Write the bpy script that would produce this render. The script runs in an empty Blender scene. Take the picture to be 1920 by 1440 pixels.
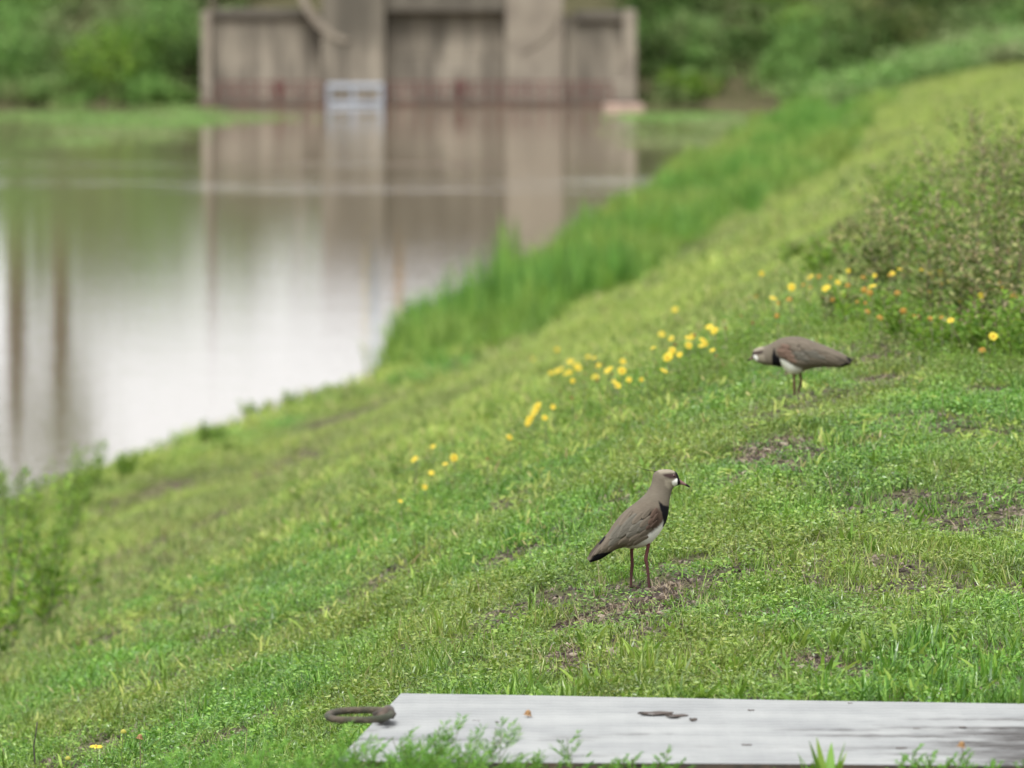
import bpy, math, random
import numpy as np
from mathutils import Vector, Matrix

rng = np.random.default_rng(7)
random.seed(7)
sc = bpy.context.scene
COL = sc.collection

# ------------------------------------------------------------------ camera, sky, sun, exposure
F = 16650.0                       # focal length in pixels of the 1920 wide photograph
PITCH = math.atan(820.0 / F)
cam_d = bpy.data.cameras.new("camera")
cam = bpy.data.objects.new("camera", cam_d)
COL.objects.link(cam)
cam_d.sensor_width = 36.0
cam_d.lens = F * 36.0 / 1920.0
cam_d.clip_start = 0.5
cam_d.clip_end = 3000
cam.location = (0, 0, 0)
cam.rotation_euler = (math.radians(90) - PITCH, 0, 0)
cam_d.dof.use_dof = True
cam_d.dof.focus_distance = 23.7
cam_d.dof.aperture_fstop = 7.8
cam_d.dof.aperture_blades = 0
sc.camera = cam

world = bpy.data.worlds.new("World")
sc.world = world
world.use_nodes = True
wn, wl = world.node_tree.nodes, world.node_tree.links
wn.clear()
SUN_EL, SUN_ROT = math.radians(58), math.radians(200)
sky = wn.new("ShaderNodeTexSky")
sky.sky_type = 'NISHITA'
sky.sun_disc = False
sky.sun_elevation = SUN_EL
sky.sun_rotation = SUN_ROT
sky.air_density = 1.0
sky.dust_density = 5.0
hs = wn.new("ShaderNodeHueSaturation")
hs.inputs["Saturation"].default_value = 0.12      # overcast: cloud takes the blue out
mixw = wn.new("ShaderNodeMix"); mixw.data_type = 'RGBA'
mixw.inputs[0].default_value = 0.6
mixw.inputs[7].default_value = (10.6, 10.7, 11.0, 1)
bg = wn.new("ShaderNodeBackground")
bg.inputs["Strength"].default_value = 0.098
wo = wn.new("ShaderNodeOutputWorld")
wl.new(sky.outputs[0], hs.inputs["Color"])
wl.new(hs.outputs[0], mixw.inputs[6])
wl.new(mixw.outputs[2], bg.inputs[0])
wl.new(bg.outputs[0], wo.inputs[0])

sun_d = bpy.data.lights.new("sun", 'SUN')
sun_d.energy = 1.7
sun_d.angle = math.radians(16)
sun_d.color = (1.0, 0.97, 0.92)
sun = bpy.data.objects.new("sun", sun_d)
COL.objects.link(sun)
_sd = Vector((math.sin(SUN_ROT) * math.cos(SUN_EL), math.cos(SUN_ROT) * math.cos(SUN_EL), math.sin(SUN_EL)))
sun.rotation_euler = _sd.to_track_quat('Z', 'Y').to_euler()

vs = sc.view_settings
vs.view_transform = 'Standard'
vs.look = 'None'
vs.gamma = 1.0
vs.use_curve_mapping = False
vs.exposure = 0.68
sc.cycles.use_denoising = True
sc.cycles.max_bounces = 8
sc.cycles.transparent_max_bounces = 6
sc.cycles.caustics_reflective = False
sc.cycles.caustics_refractive = False

# ------------------------------------------------------------------ helpers
_tab = np.random.default_rng(11).random((256, 256))
def vnoise(x, y):
    x = np.asarray(x, float); y = np.asarray(y, float)
    xi = np.floor(x).astype(int); yi = np.floor(y).astype(int)
    fx = x - xi; fy = y - yi
    fx = fx * fx * (3 - 2 * fx); fy = fy * fy * (3 - 2 * fy)
    g = lambda a, b: _tab[a & 255, b & 255]
    return ((g(xi, yi) * (1 - fx) + g(xi + 1, yi) * fx) * (1 - fy)
            + (g(xi, yi + 1) * (1 - fx) + g(xi + 1, yi + 1) * fx) * fy)
def fbm(x, y, o=4):
    a, s, t = 0.5, 0.0, 0.0
    for k in range(o):
        s = s + a * vnoise(x * 2 ** k + 17 * k, y * 2 ** k + 31 * k); t += a; a *= 0.5
    return s / t
def sstep(a, b, x):
    t = np.clip((np.asarray(x, float) - a) / (b - a), 0, 1)
    return t * t * (3 - 2 * t)

WATER = -4.0
BANK = 0.0824          # the bank runs away from the camera at this dx/dy
_S = [-60, -22, -14, -11, -9.0, -8.0, -7.0, -5.0, -3.0, -1.9, -1.3]
_T = [1.9, 1.7, 1.55, 1.32, 1.0, 0.93, 0.84, 0.575, 0.27, 0.06, 0.0]
_SHY = [0, 60, 72, 84, 100, 118, 160, 215, 400]
_SHD = [0, .05, .45, .95, .9, .3, -1.0, -2.2, -2.2]     # where the waterline swings in and out
def scoord(x, y):
    s = x - BANK * y
    s = s - np.interp(y, _SHY, _SHD) * sstep(-3, -7, s) + 0.35 * (fbm(np.asarray(y) * 0.07, np.asarray(y) * 0 + 3.3, 3) - 0.5) * sstep(-2, -6, s)
    return s
def smooth_T(s):
    r = 0
    for d in (-0.35, -0.12, 0.12, 0.35):
        r = r + np.interp(s + d, _S, _T)
    return r / 4
def height(x, y):
    x = np.asarray(x, float); y = np.asarray(y, float)
    s = scoord(x, y)
    p = -1.71 + 0.033 * (np.clip(y, 5, 35) - 23.6) - 0.30 * sstep(80, 215, y)
    z = p + (WATER - p) * smooth_T(s)
    z = z + 0.045 * np.clip(s - 0.5, 0, 40)
    slope = sstep(-1.8, -3.2, s) * sstep(-9.6, -8.4, s)
    # low terraces / hoof ruts that run along the bank
    z = z + slope * 0.13 * (fbm(s * 0.9, y * 0.09, 3) - 0.5) + slope * 0.10 * (fbm(s * 2.3 + 9, y * 0.3, 2) - 0.5)
    z = z + 0.035 * (fbm(x * 1.3, y * 1.3, 3) - 0.5) + 0.012 * (fbm(x * 7, y * 7, 2) - 0.5)
    yb = 226 - np.clip((x - 6) * 1.1, 0, 26) + 1.2 * (fbm(x * 0.15, x * 0 + 5, 2) - 0.5) * sstep(7, 10, np.abs(x + 1.9))
    f = WATER + 0.40 * (y - yb)
    f = np.minimum(f, -0.45 + 0.35 * (fbm(x * 0.08, y * 0.08, 3) - 0.5)) + 0.3 * (fbm(x * 0.5, y * 0.5, 3) - 0.5) * sstep(226, 229, y)
    f = np.maximum(f, -5.4)
    # left shore of the reservoir, far outside the frame
    l = WATER + 0.3 * (-75 - x)
    l = np.minimum(l, 0.0)
    return np.maximum(np.maximum(z, f), l)

def ray(px, py):
    d = Vector(((px - 960) / F, 1.0, -(py - 720) / F))
    d.rotate(Matrix.Rotation(-PITCH, 3, 'X'))
    return d
def at(px, py, dz=0.0, lo=15.0, hi=300.0):
    """where the sight line through a photo pixel meets the ground raised by dz"""
    d = ray(px, py)
    t = np.concatenate([np.linspace(lo, 60, 1800), np.linspace(60, hi, 2400)[1:]])
    X, Y, Z = d.x * t, d.y * t, d.z * t
    below = np.nonzero(Z < height(X, Y) + dz)[0]
    i = below[0] if len(below) else len(t) - 1
    return Vector((X[i], Y[i], float(height(X[i], Y[i]))))
def on_z(px, py, z):
    d = ray(px, py); t = z / d.z
    return Vector((d.x * t, d.y * t, z))
def at_y(px, py, y):
    d = ray(px, py); t = y / d.y
    return Vector((d.x * t, y, d.z * t))

def mesh_np(name, V, faces, smooth=False, attrs=None, col=None, uv=None):
    """faces: list of (N,k) int arrays"""
    me = bpy.data.meshes.new(name)
    V = np.asarray(V, np.float32)
    if isinstance(faces, np.ndarray): faces = [faces]
    faces = [np.asarray(f, np.int32) for f in faces if len(f)]
    me.vertices.add(len(V)); me.vertices.foreach_set("co", V.ravel())
    if faces:
        li = np.concatenate([f.ravel() for f in faces])
        tot = np.concatenate([np.full(len(f), f.shape[1], np.int32) for f in faces])
        st = np.concatenate([[0], np.cumsum(tot)[:-1]]).astype(np.int32)
        me.loops.add(len(li)); me.loops.foreach_set("vertex_index", li)
        me.polygons.add(len(tot)); me.polygons.foreach_set("loop_start", st)
        me.polygons.foreach_set("loop_total", tot)
        me.polygons.foreach_set("use_smooth", np.full(len(tot), smooth))
    if attrs:
        for k, a in attrs.items():
            at_ = me.attributes.new(k, 'FLOAT', 'POINT'); at_.data.foreach_set("value", np.asarray(a, np.float32))
    if col is not None:
        c = np.ones((len(V), 4), np.float32); c[:, :3] = col
        ca = me.color_attributes.new("Col", 'FLOAT_COLOR', 'POINT'); ca.data.foreach_set("color", c.ravel())
    me.update(calc_edges=True)
    return me

def link(name, me, mat=None, parent=None, loc=None, **props):
    o = bpy.data.objects.new(name, me); COL.objects.link(o)
    if mat is not None and me is not None and len(me.materials) == 0: me.materials.append(mat)
    if parent is not None: o.parent = parent
    if loc is not None: o.location = loc
    for k, v in props.items(): o[k] = v
    return o
def thing(name, label, cat, loc=(0, 0, 0), rz=0.0, group=None):
    o = bpy.data.objects.new(name, None); COL.objects.link(o)
    o.empty_display_size = 0.1
    o.location = loc; o.rotation_euler = (0, 0, rz)
    o["label"] = label; o["category"] = cat
    if group: o["group"] = group
    return o

class MB:
    """collects vertices and faces of mixed size with a per vertex value v"""
    def __init__(s): s.V = []; s.Q = []; s.T = []; s.a = []; s.n = 0; s.c = []
    def add(s, V, Q=None, T=None, v=0.5, c=None):
        V = np.asarray(V, float).reshape(-1, 3)
        s.V.append(V)
        if Q is not None and len(Q): s.Q.append(np.asarray(Q, int).reshape(-1, 4) + s.n)
        if T is not None and len(T): s.T.append(np.asarray(T, int).reshape(-1, 3) + s.n)
        s.a.append(np.broadcast_to(np.asarray(v, float), (len(V),)).copy())
        if c is not None: s.c.append(np.broadcast_to(np.asarray(c, float), (len(V), 3)).copy())
        s.n += len(V)
    def mesh(s, name, smooth=False):
        f = []
        if s.Q: f.append(np.concatenate(s.Q))
        if s.T: f.append(np.concatenate(s.T))
        return mesh_np(name, np.concatenate(s.V), f, smooth, {"v": np.concatenate(s.a)},
                       np.concatenate(s.c) if s.c else None)
    def box(s, a, b, v=0.5, rot=None, jitter=0):
        (x0, y0, z0), (x1, y1, z1) = a, b
        P = np.array([[x0, y0, z0], [x1, y0, z0], [x1, y1, z0], [x0, y1, z0], [x0, y0, z1], [x1, y0, z1], [x1, y1, z1], [x0, y1, z1]], float)
        s.add(P, [[0, 3, 2, 1], [4, 5, 6, 7], [0, 1, 5, 4], [1, 2, 6, 5], [2, 3, 7, 6], [3, 0, 4, 7]], v=v)
    def tube(s, P, R, seg=6, v=0.5, cap=True, c=None, flat=1.0):
        P = np.asarray(P, float); n = len(P); R = np.broadcast_to(np.asarray(R, float), (n,))
        Tn = np.gradient(P, axis=0); Tn /= np.linalg.norm(Tn, axis=1)[:, None] + 1e-12
        up = np.array([0.0, 0.0, 1.0]) if abs(Tn[:, 2]).mean() < 0.8 else np.array([1.0, 0.0, 0.0])
        A = np.cross(Tn, up); A /= np.linalg.norm(A, axis=1)[:, None] + 1e-12
        B = np.cross(Tn, A)
        th = np.arange(seg) * 2 * math.pi / seg
        ring = (P[:, None] + R[:, None, None] * (np.cos(th)[None, :, None] * A[:, None] + flat * np.sin(th)[None, :, None] * B[:, None]))
        V = ring.reshape(-1, 3)
        i = np.arange(n - 1)[:, None] * seg; j = np.arange(seg)[None]; k = (j + 1) % seg
        Q = np.stack([i + j, i + k, i + seg + k, i + seg + j], -1).reshape(-1, 4)
        T = []
        if cap:
            V = np.vstack([V, P[:1], P[-1:]])
            a, b = n * seg, n * seg + 1
            T = [[a, (q + 1) % seg, q] for q in range(seg)] + [[b, (n - 1) * seg + q, (n - 1) * seg + (q + 1) % seg] for q in range(seg)]
        cc = None
        if c is not None:
            c = np.asarray(c, float)
            cc = np.repeat(c, seg, 0) if c.ndim == 2 else np.broadcast_to(c, (n * seg, 3))
            if cap: cc = np.vstack([cc, cc[:1], cc[-1:]])
        s.add(V, Q, T, v=v, c=cc)

def blades(n, spread, h, w, lean, droop, seg=3, v0=0.0, v1=1.0, r=rng, base_r=None):
    """n tapered bent grass blades; returns V, Q, v"""
    mb = MB()
    az = r.random(n) * 2 * math.pi
    rad = spread * np.sqrt(r.random(n)); ph = r.random(n) * 2 * math.pi
    bx, by = rad * np.cos(ph), rad * np.sin(ph)
    H = h[0] + (h[1] - h[0]) * r.random(n); W = w * (0.6 + 0.8 * r.random(n))
    L = lean * (0.3 + 1.0 * r.random(n)); D = droop * r.random(n)
    t = np.linspace(0, 1, seg + 1)
    wid = np.array([1.0, 0.95, 0.7, 0.08]) if seg == 3 else np.interp(t, [0, .35, .75, 1], [0.8, 1, .7, .06])
    ang = L[:, None] + D[:, None] * t[None]           # angle from vertical grows with t
    ds = (H / seg)[:, None]
    hx = np.concatenate([np.zeros((n, 1)), np.cumsum(np.sin(ang[:, :-1]) * ds, 1)], 1)
    hz = np.concatenate([np.zeros((n, 1)), np.cumsum(np.cos(ang[:, :-1]) * ds, 1)], 1)
    cx, cy = np.cos(az)[:, None], np.sin(az)[:, None]
    X = bx[:, None] + hx * cx; Y = by[:, None] + hx * cy; Z = hz - 0.004
    tw = az + math.pi / 2 + (r.random(n) - .5) * 1.4
    wx, wy = np.cos(tw)[:, None] * W[:, None] * wid[None] / 2, np.sin(tw)[:, None] * W[:, None] * wid[None] / 2
    Lf = np.stack([X - wx, Y - wy, Z], -1); Rt = np.stack([X + wx, Y + wy, Z], -1)
    V = np.stack([Lf, Rt], 2).reshape(n, -1, 3)       # per blade 2*(seg+1)
    m = 2 * (seg + 1)
    q = np.array([[2 * k, 2 * k + 1, 2 * k + 3, 2 * k + 2] for k in range(seg)])
    Q = (np.arange(n)[:, None, None] * m + q[None]).reshape(-1, 4)
    vv = np.repeat(v0 + (v1 - v0) * r.random(n), m)
    return V.reshape(-1, 3), Q, vv

def leaves(P, D, L, W, r=rng, v=None, fold=0.25):
    """leaf shaped pieces (4 triangles as 2 quads folded on the midrib) at P pointing along D"""
    P = np.asarray(P, float); n = len(P)
    D = np.asarray(D, float); D = D / (np.linalg.norm(D, axis=1)[:, None] + 1e-9)
    L = np.broadcast_to(L, (n,)); W = np.broadcast_to(W, (n,))
    rv = r.normal(size=(n, 3)); rv[:, 2] *= 0.4
    S = np.cross(D, np.array([0, 0, 1.0])[None] + 0.5 * rv); S /= np.linalg.norm(S, axis=1)[:, None] + 1e-9
    N = np.cross(S, D)
    b = P; m1 = P + D * (0.45 * L)[:, None] + N * (-0.05 * L)[:, None]; tip = P + D * L[:, None] - np.array([0, 0, 1.0]) * (0.12 * L)[:, None]
    a = m1 + S * (W / 2)[:, None] + N * (fold * W / 2)[:, None]; c = m1 - S * (W / 2)[:, None] + N * (fold * W / 2)[:, None]
    V = np.stack([b, a, tip, c, m1], 1).reshape(-1, 3)
    q = np.array([[0, 4, 1], [1, 4, 2], [2, 4, 3], [3, 4, 0]])
    T = (np.arange(n)[:, None, None] * 5 + q[None]).reshape(-1, 3)
    if v is None: v = r.random(n)
    return V, T, np.repeat(v, 5)

# ------------------------------------------------------------------ materials
def nt(name):
    m = bpy.data.materials.new(name); m.use_nodes = True
    n = m.node_tree.nodes; n.clear()
    return m, n, m.node_tree.links
def ramp(n, stops):
    r = n.new("ShaderNodeValToRGB"); e = r.color_ramp.elements
    while len(e) > 1: e.remove(e[-1])
    e[0].position = stops[0][0]; e[0].color = (*stops[0][1], 1)
    for p, c in stops[1:]:
        x = e.new(p); x.color = (*c, 1)
    return r
def noise(n, l, vec, scale, detail=3, rough=0.55):
    t = n.new("ShaderNodeTexNoise"); t.inputs["Scale"].default_value = scale
    t.inputs["Detail"].default_value = detail; t.inputs["Roughness"].default_value = rough
    if vec is not None: l.new(vec, t.inputs["Vector"])
    return t
def mixc(n, l, f, a, b, mode='MIX'):
    m = n.new("ShaderNodeMix"); m.data_type = 'RGBA'; m.blend_type = mode; m.clamp_factor = True
    for s, k in ((f, 0), (a, 6), (b, 7)):
        if hasattr(s, "is_linked"): l.new(s, m.inputs[k])
        elif k == 0: m.inputs[0].default_value = s
        else: m.inputs[k].default_value = (*s, 1)
    return m.outputs[2]

def leaf_mat(name, stops, alt=None, trans=0.3, rough=0.5, pscale=0.8, dry=None, spec=0.3):
    """leaf colour from the per piece value v, shifted by patches of ground it grows on"""
    m, n, l = nt(name)
    a = n.new("ShaderNodeAttribute"); a.attribute_name = "v"
    r = ramp(n, stops); l.new(a.outputs["Fac"], r.inputs[0])
    g = n.new("ShaderNodeNewGeometry")
    mp = n.new("ShaderNodeMapping"); mp.inputs["Rotation"].default_value = (0, 0, math.atan(BANK)); mp.inputs["Scale"].default_value = (1, 0.35, 1)
    l.new(g.outputs["Position"], mp.inputs[0])
    col = r.outputs[0]
    if alt:
        ns = noise(n, l, mp.outputs[0], pscale, 3)
        mr = n.new("ShaderNodeMapRange"); mr.inputs[1].default_value = 0.42; mr.inputs[2].default_value = 0.62
        l.new(ns.outputs[0], mr.inputs[0])
        r2 = ramp(n, alt); l.new(a.outputs["Fac"], r2.inputs[0])
        col = mixc(n, l, mr.outputs[0], col, r2.outputs[0])
    ns2 = noise(n, l, g.outputs["Position"], 2.7, 4)
    mr2 = n.new("ShaderNodeMapRange"); mr2.inputs[1].default_value = 0.3; mr2.inputs[2].default_value = 0.7
    mr2.inputs[3].default_value = 0.75; mr2.inputs[4].default_value = 1.25
    l.new(ns2.outputs[0], mr2.inputs[0])
    hsn = n.new("ShaderNodeHueSaturation"); l.new(mr2.outputs[0], hsn.inputs["Value"]); l.new(col, hsn.inputs["Color"])
    p = n.new("ShaderNodeBsdfPrincipled"); p.inputs["Roughness"].default_value = rough
    p.inputs["Specular IOR Level"].default_value = spec
    l.new(hsn.outputs[0], p.inputs["Base Color"])
    t = n.new("ShaderNodeBsdfTranslucent")
    h2 = n.new("ShaderNodeHueSaturation"); h2.inputs["Hue"].default_value = 0.49; h2.inputs["Value"].default_value = 1.3
    l.new(hsn.outputs[0], h2.inputs["Color"]); l.new(h2.outputs[0], t.inputs[0])
    mx = n.new("ShaderNodeMixShader"); mx.inputs[0].default_value = trans
    l.new(p.outputs[0], mx.inputs[1]); l.new(t.outputs[0], mx.inputs[2])
    o = n.new("ShaderNodeOutputMaterial"); l.new(mx.outputs[0], o.inputs[0])
    return m
def plain(name, c, rough=0.6, metal=0.0, c2=None, scale=8.0, bump=0.0, bscale=40, spec=0.5, stretch=None, obj=True, thr=(0.35, 0.65)):
    m, n, l = nt(name)
    p = n.new("ShaderNodeBsdfPrincipled"); p.inputs["Roughness"].default_value = rough; p.inputs["Metallic"].default_value = metal
    p.inputs["Specular IOR Level"].default_value = spec
    tc = n.new("ShaderNodeTexCoord"); vec = tc.outputs["Object"]
    if stretch:
        mp = n.new("ShaderNodeMapping"); mp.inputs["Scale"].default_value = stretch; l.new(vec, mp.inputs[0]); vec = mp.outputs[0]
    if c2 is not None:
        ns = noise(n, l, vec, scale, 5)
        mr = n.new("ShaderNodeMapRange"); mr.inputs[1].default_value = thr[0]; mr.inputs[2].default_value = thr[1]
        l.new(ns.outputs[0], mr.inputs[0])
        l.new(mixc(n, l, mr.outputs[0], c, c2), p.inputs["Base Color"])
    else: p.inputs["Base Color"].default_value = (*c, 1)
    if bump:
        nb = noise(n, l, vec, bscale, 4); b = n.new("ShaderNodeBump"); b.inputs["Strength"].default_value = bump; b.inputs["Distance"].default_value = 0.01
        l.new(nb.outputs[0], b.inputs["Height"]); l.new(b.outputs[0], p.inputs["Normal"])
    o = n.new("ShaderNodeOutputMaterial"); l.new(p.outputs[0], o.inputs[0])
    return m

M = {}
G1 = (0.030, 0.085, 0.012); G2 = (0.140, 0.330, 0.040); G3 = (0.285, 0.500, 0.090); STRAW = (0.36, 0.31, 0.15)
M['lawn'] = leaf_mat('lawn_grass_blade', [(0, G1), (.30, (0.075, 0.200, 0.022)), (.65, G2), (.88, G3), (.96, (0.34, 0.40, 0.13)), (1, STRAW)],
                     [(0, (0.050, 0.095, 0.014)), (.5, (0.18, 0.29, 0.040)), (.85, (0.31, 0.40, 0.085)), (1, STRAW)], 0.30, 0.27, 1.3, spec=.5)
M['bank'] = leaf_mat('bank_grass_blade', [(0, (0.154, 0.249, 0.056)), (.5, (0.321, 0.429, 0.093)), (.8, (0.475, 0.535, 0.147)), (1, (0.565, 0.473, 0.254))],
                     [(0, (0.115, 0.174, 0.056)), (.6, (0.257, 0.323, 0.093)), (1, (0.411, 0.398, 0.209))], 0.32, 0.6, 0.5, spec=.15)
M['reed'] = leaf_mat('shore_grass_blade', [(0, (0.06, 0.17, 0.038)), (.6, (0.14, 0.32, 0.055)), (1, (0.24, 0.43, 0.089))],
                     [(0, (0.12, 0.20, 0.042)), (.6, (0.26, 0.38, 0.076)), (1, (0.36, 0.45, 0.130))], 0.35, 0.5, 0.3, spec=.2)
M['weed'] = leaf_mat('weed_leaf', [(0, (0.08, 0.18, 0.022)), (.6, (0.17, 0.31, 0.038)), (1, (0.30, 0.43, 0.08))], None, 0.35, 0.5, spec=.25)
M['olive'] = leaf_mat('olive_leaf', [(0, (0.05, 0.09, 0.02)), (.5, (0.14, 0.20, 0.05)), (.75, (0.32, 0.38, 0.13)), (1, (0.40, 0.32, 0.17))], None, 0.25, 0.6, spec=.2)
M['feather_leaf'] = leaf_mat('feathery_leaf', [(0, (0.06, 0.17, 0.022)), (.6, (0.12, 0.29, 0.035)), (1, (0.22, 0.40, 0.065))], None, 0.3, 0.5, spec=.2)
M['far'] = leaf_mat('far_leaf', [(0, (0.06, 0.16, 0.041)), (.5, (0.15, 0.30, 0.073)), (1, (0.27, 0.42, 0.125))],
                    [(0, (0.09, 0.14, 0.060)), (.5, (0.20, 0.26, 0.106)), (1, (0.32, 0.34, 0.177))], 0.3, 0.6, 0.35, spec=.15)
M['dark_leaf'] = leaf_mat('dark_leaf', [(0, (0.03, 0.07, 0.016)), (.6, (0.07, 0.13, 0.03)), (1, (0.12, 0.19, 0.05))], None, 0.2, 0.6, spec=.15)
M['bright_leaf'] = leaf_mat('bright_leaf', [(0, (0.10, 0.26, 0.02)), (1, (0.22, 0.42, 0.05))], None, 0.4, 0.45)
M['stem'] = plain('plant_stem', (0.10, 0.16, 0.05), 0.6, c2=(0.16, 0.14, 0.07), scale=30)
M['brown_stem'] = plain('brown_stem', (0.13, 0.09, 0.06), 0.7, c2=(0.2, 0.16, 0.1), scale=30)
M['straw'] = plain('straw', (0.36, 0.30, 0.18), 0.7, c2=(0.22, 0.17, 0.10), scale=60)
M['petal'] = plain('yellow_petal', (0.72, 0.61, 0.035), 0.5, c2=(0.66, 0.48, 0.025), scale=80)
M['petal2'] = plain('orange_petal', (0.50, 0.29, 0.03), 0.6, c2=(0.34, 0.18, 0.03), scale=80)
M['disc'] = plain('flower_disc', (0.55, 0.28, 0.02), 0.8, c2=(0.35, 0.15, 0.02), scale=300, bump=.5, bscale=400)
M['seed'] = plain('seed_head', (0.30, 0.13, 0.04), 0.85, c2=(0.18, 0.08, 0.03), scale=200, bump=.6, bscale=300)
def concrete_mat():
    m, n, l = nt('stained_shaded_concrete')
    tc = n.new("ShaderNodeTexCoord"); mp = n.new("ShaderNodeMapping"); mp.inputs["Scale"].default_value = (1.8, 1, .35); l.new(tc.outputs["Object"], mp.inputs[0])
    a = noise(n, l, mp.outputs[0], 1.3, 4); b = noise(n, l, tc.outputs["Object"], .8, 5)
    r = ramp(n, [(.36, (.12, .105, .083)), (.5, (.185, .162, .128)), (.62, (.30, .265, .21))]); l.new(a.outputs[0], r.inputs[0])
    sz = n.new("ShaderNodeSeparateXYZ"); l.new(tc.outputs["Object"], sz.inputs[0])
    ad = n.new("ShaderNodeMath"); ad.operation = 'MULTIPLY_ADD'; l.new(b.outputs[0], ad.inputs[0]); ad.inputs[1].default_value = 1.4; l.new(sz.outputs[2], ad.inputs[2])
    mr = n.new("ShaderNodeMapRange"); mr.inputs[1].default_value = 2.0; mr.inputs[2].default_value = 2.8; mr.inputs[4].default_value = .65; l.new(ad.outputs[0], mr.inputs[0])  # shading of the upper walls, painted into the stained colour by height
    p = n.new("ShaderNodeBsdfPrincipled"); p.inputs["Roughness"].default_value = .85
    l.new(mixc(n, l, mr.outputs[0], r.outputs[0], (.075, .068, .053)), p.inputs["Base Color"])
    o = n.new("ShaderNodeOutputMaterial"); l.new(p.outputs[0], o.inputs[0]); return m
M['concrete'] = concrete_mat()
M['concrete_dark'] = plain('shaded_concrete', (0.12, 0.105, 0.083), 0.85, c2=(0.085, 0.075, 0.06), scale=1.2, bump=.4, bscale=8)  # darker concrete tone, used as painted shade
M['concrete_pale'] = plain('pale_concrete', (0.30, 0.265, 0.21), 0.85, c2=(0.21, 0.18, 0.145), scale=1.2, bump=.4, bscale=8)
M['platform'] = plain('rust_stained_platform', (0.11, 0.065, 0.05), .9, c2=(.065, .05, .04), scale=2)
M['rust'] = plain('rusty_red_paint', (0.17, 0.05, 0.045), 0.7, c2=(0.10, 0.04, 0.035), scale=5)
M['bluegrey'] = plain('blue_grey_paint', (0.36, 0.40, 0.47), 0.5, c2=(0.28, 0.31, 0.36), scale=4)
M['blue'] = plain('light_blue_paint', (0.30, 0.45, 0.62), 0.5)
M['yellow'] = plain('yellow_paint', (0.7, 0.55, 0.12), 0.5)
M['orange'] = plain('orange_paint', (0.60, 0.33, 0.12), 0.6)
M['pole'] = plain('weathered_wood_pole', (0.16, 0.12, 0.09), 0.8, c2=(0.1, 0.08, 0.06), scale=3)
M['bark'] = plain('bark', (0.13, 0.09, 0.065), 0.9, c2=(0.07, 0.05, 0.04), scale=6, bump=.6, bscale=15)

# soil
def soil_mat():
    m, n, l = nt('soil_with_litter')
    g = n.new("ShaderNodeNewGeometry"); P = g.outputs["Position"]
    a = noise(n, l, P, 3.0, 5); b = noise(n, l, P, 90.0, 4); c = noise(n, l, P, 0.25, 3)
    r = ramp(n, [(.32, (0.030, 0.022, 0.016)), (.48, (0.085, 0.063, 0.046)), (.60, (0.16, 0.125, 0.095)), (.68, (0.30, 0.25, 0.20))]); l.new(b.outputs[0], r.inputs[0])
    r2 = ramp(n, [(.35, (0.6, 0.55, 0.5)), (.65, (1.15, 1.1, 1.05))]); l.new(a.outputs[0], r2.inputs[0])
    col = mixc(n, l, 1.0, r.outputs[0], r2.outputs[0], 'MULTIPLY')
    at2 = n.new("ShaderNodeAttribute"); at2.attribute_name = "green"
    r3 = ramp(n, [(.3, (0.03, 0.055, 0.012)), (.55, (0.09, 0.13, 0.028)), (.75, (0.17, 0.19, 0.05))]); l.new(b.outputs[0], r3.inputs[0])
    col = mixc(n, l, at2.outputs["Fac"], col, r3.outputs[0])
    p = n.new("ShaderNodeBsdfPrincipled"); p.inputs["Roughness"].default_value = 0.9; p.inputs["Specular IOR Level"].default_value = 0.2
    l.new(col, p.inputs["Base Color"])
    bp = n.new("ShaderNodeBump"); bp.inputs["Distance"].default_value = 0.012; bp.inputs["Strength"].default_value = 0.8
    l.new(b.outputs[0], bp.inputs["Height"]); l.new(bp.outputs[0], p.inputs["Normal"])
    o = n.new("ShaderNodeOutputMaterial"); l.new(p.outputs[0], o.inputs[0])
    return m
M['soil'] = soil_mat()

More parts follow.
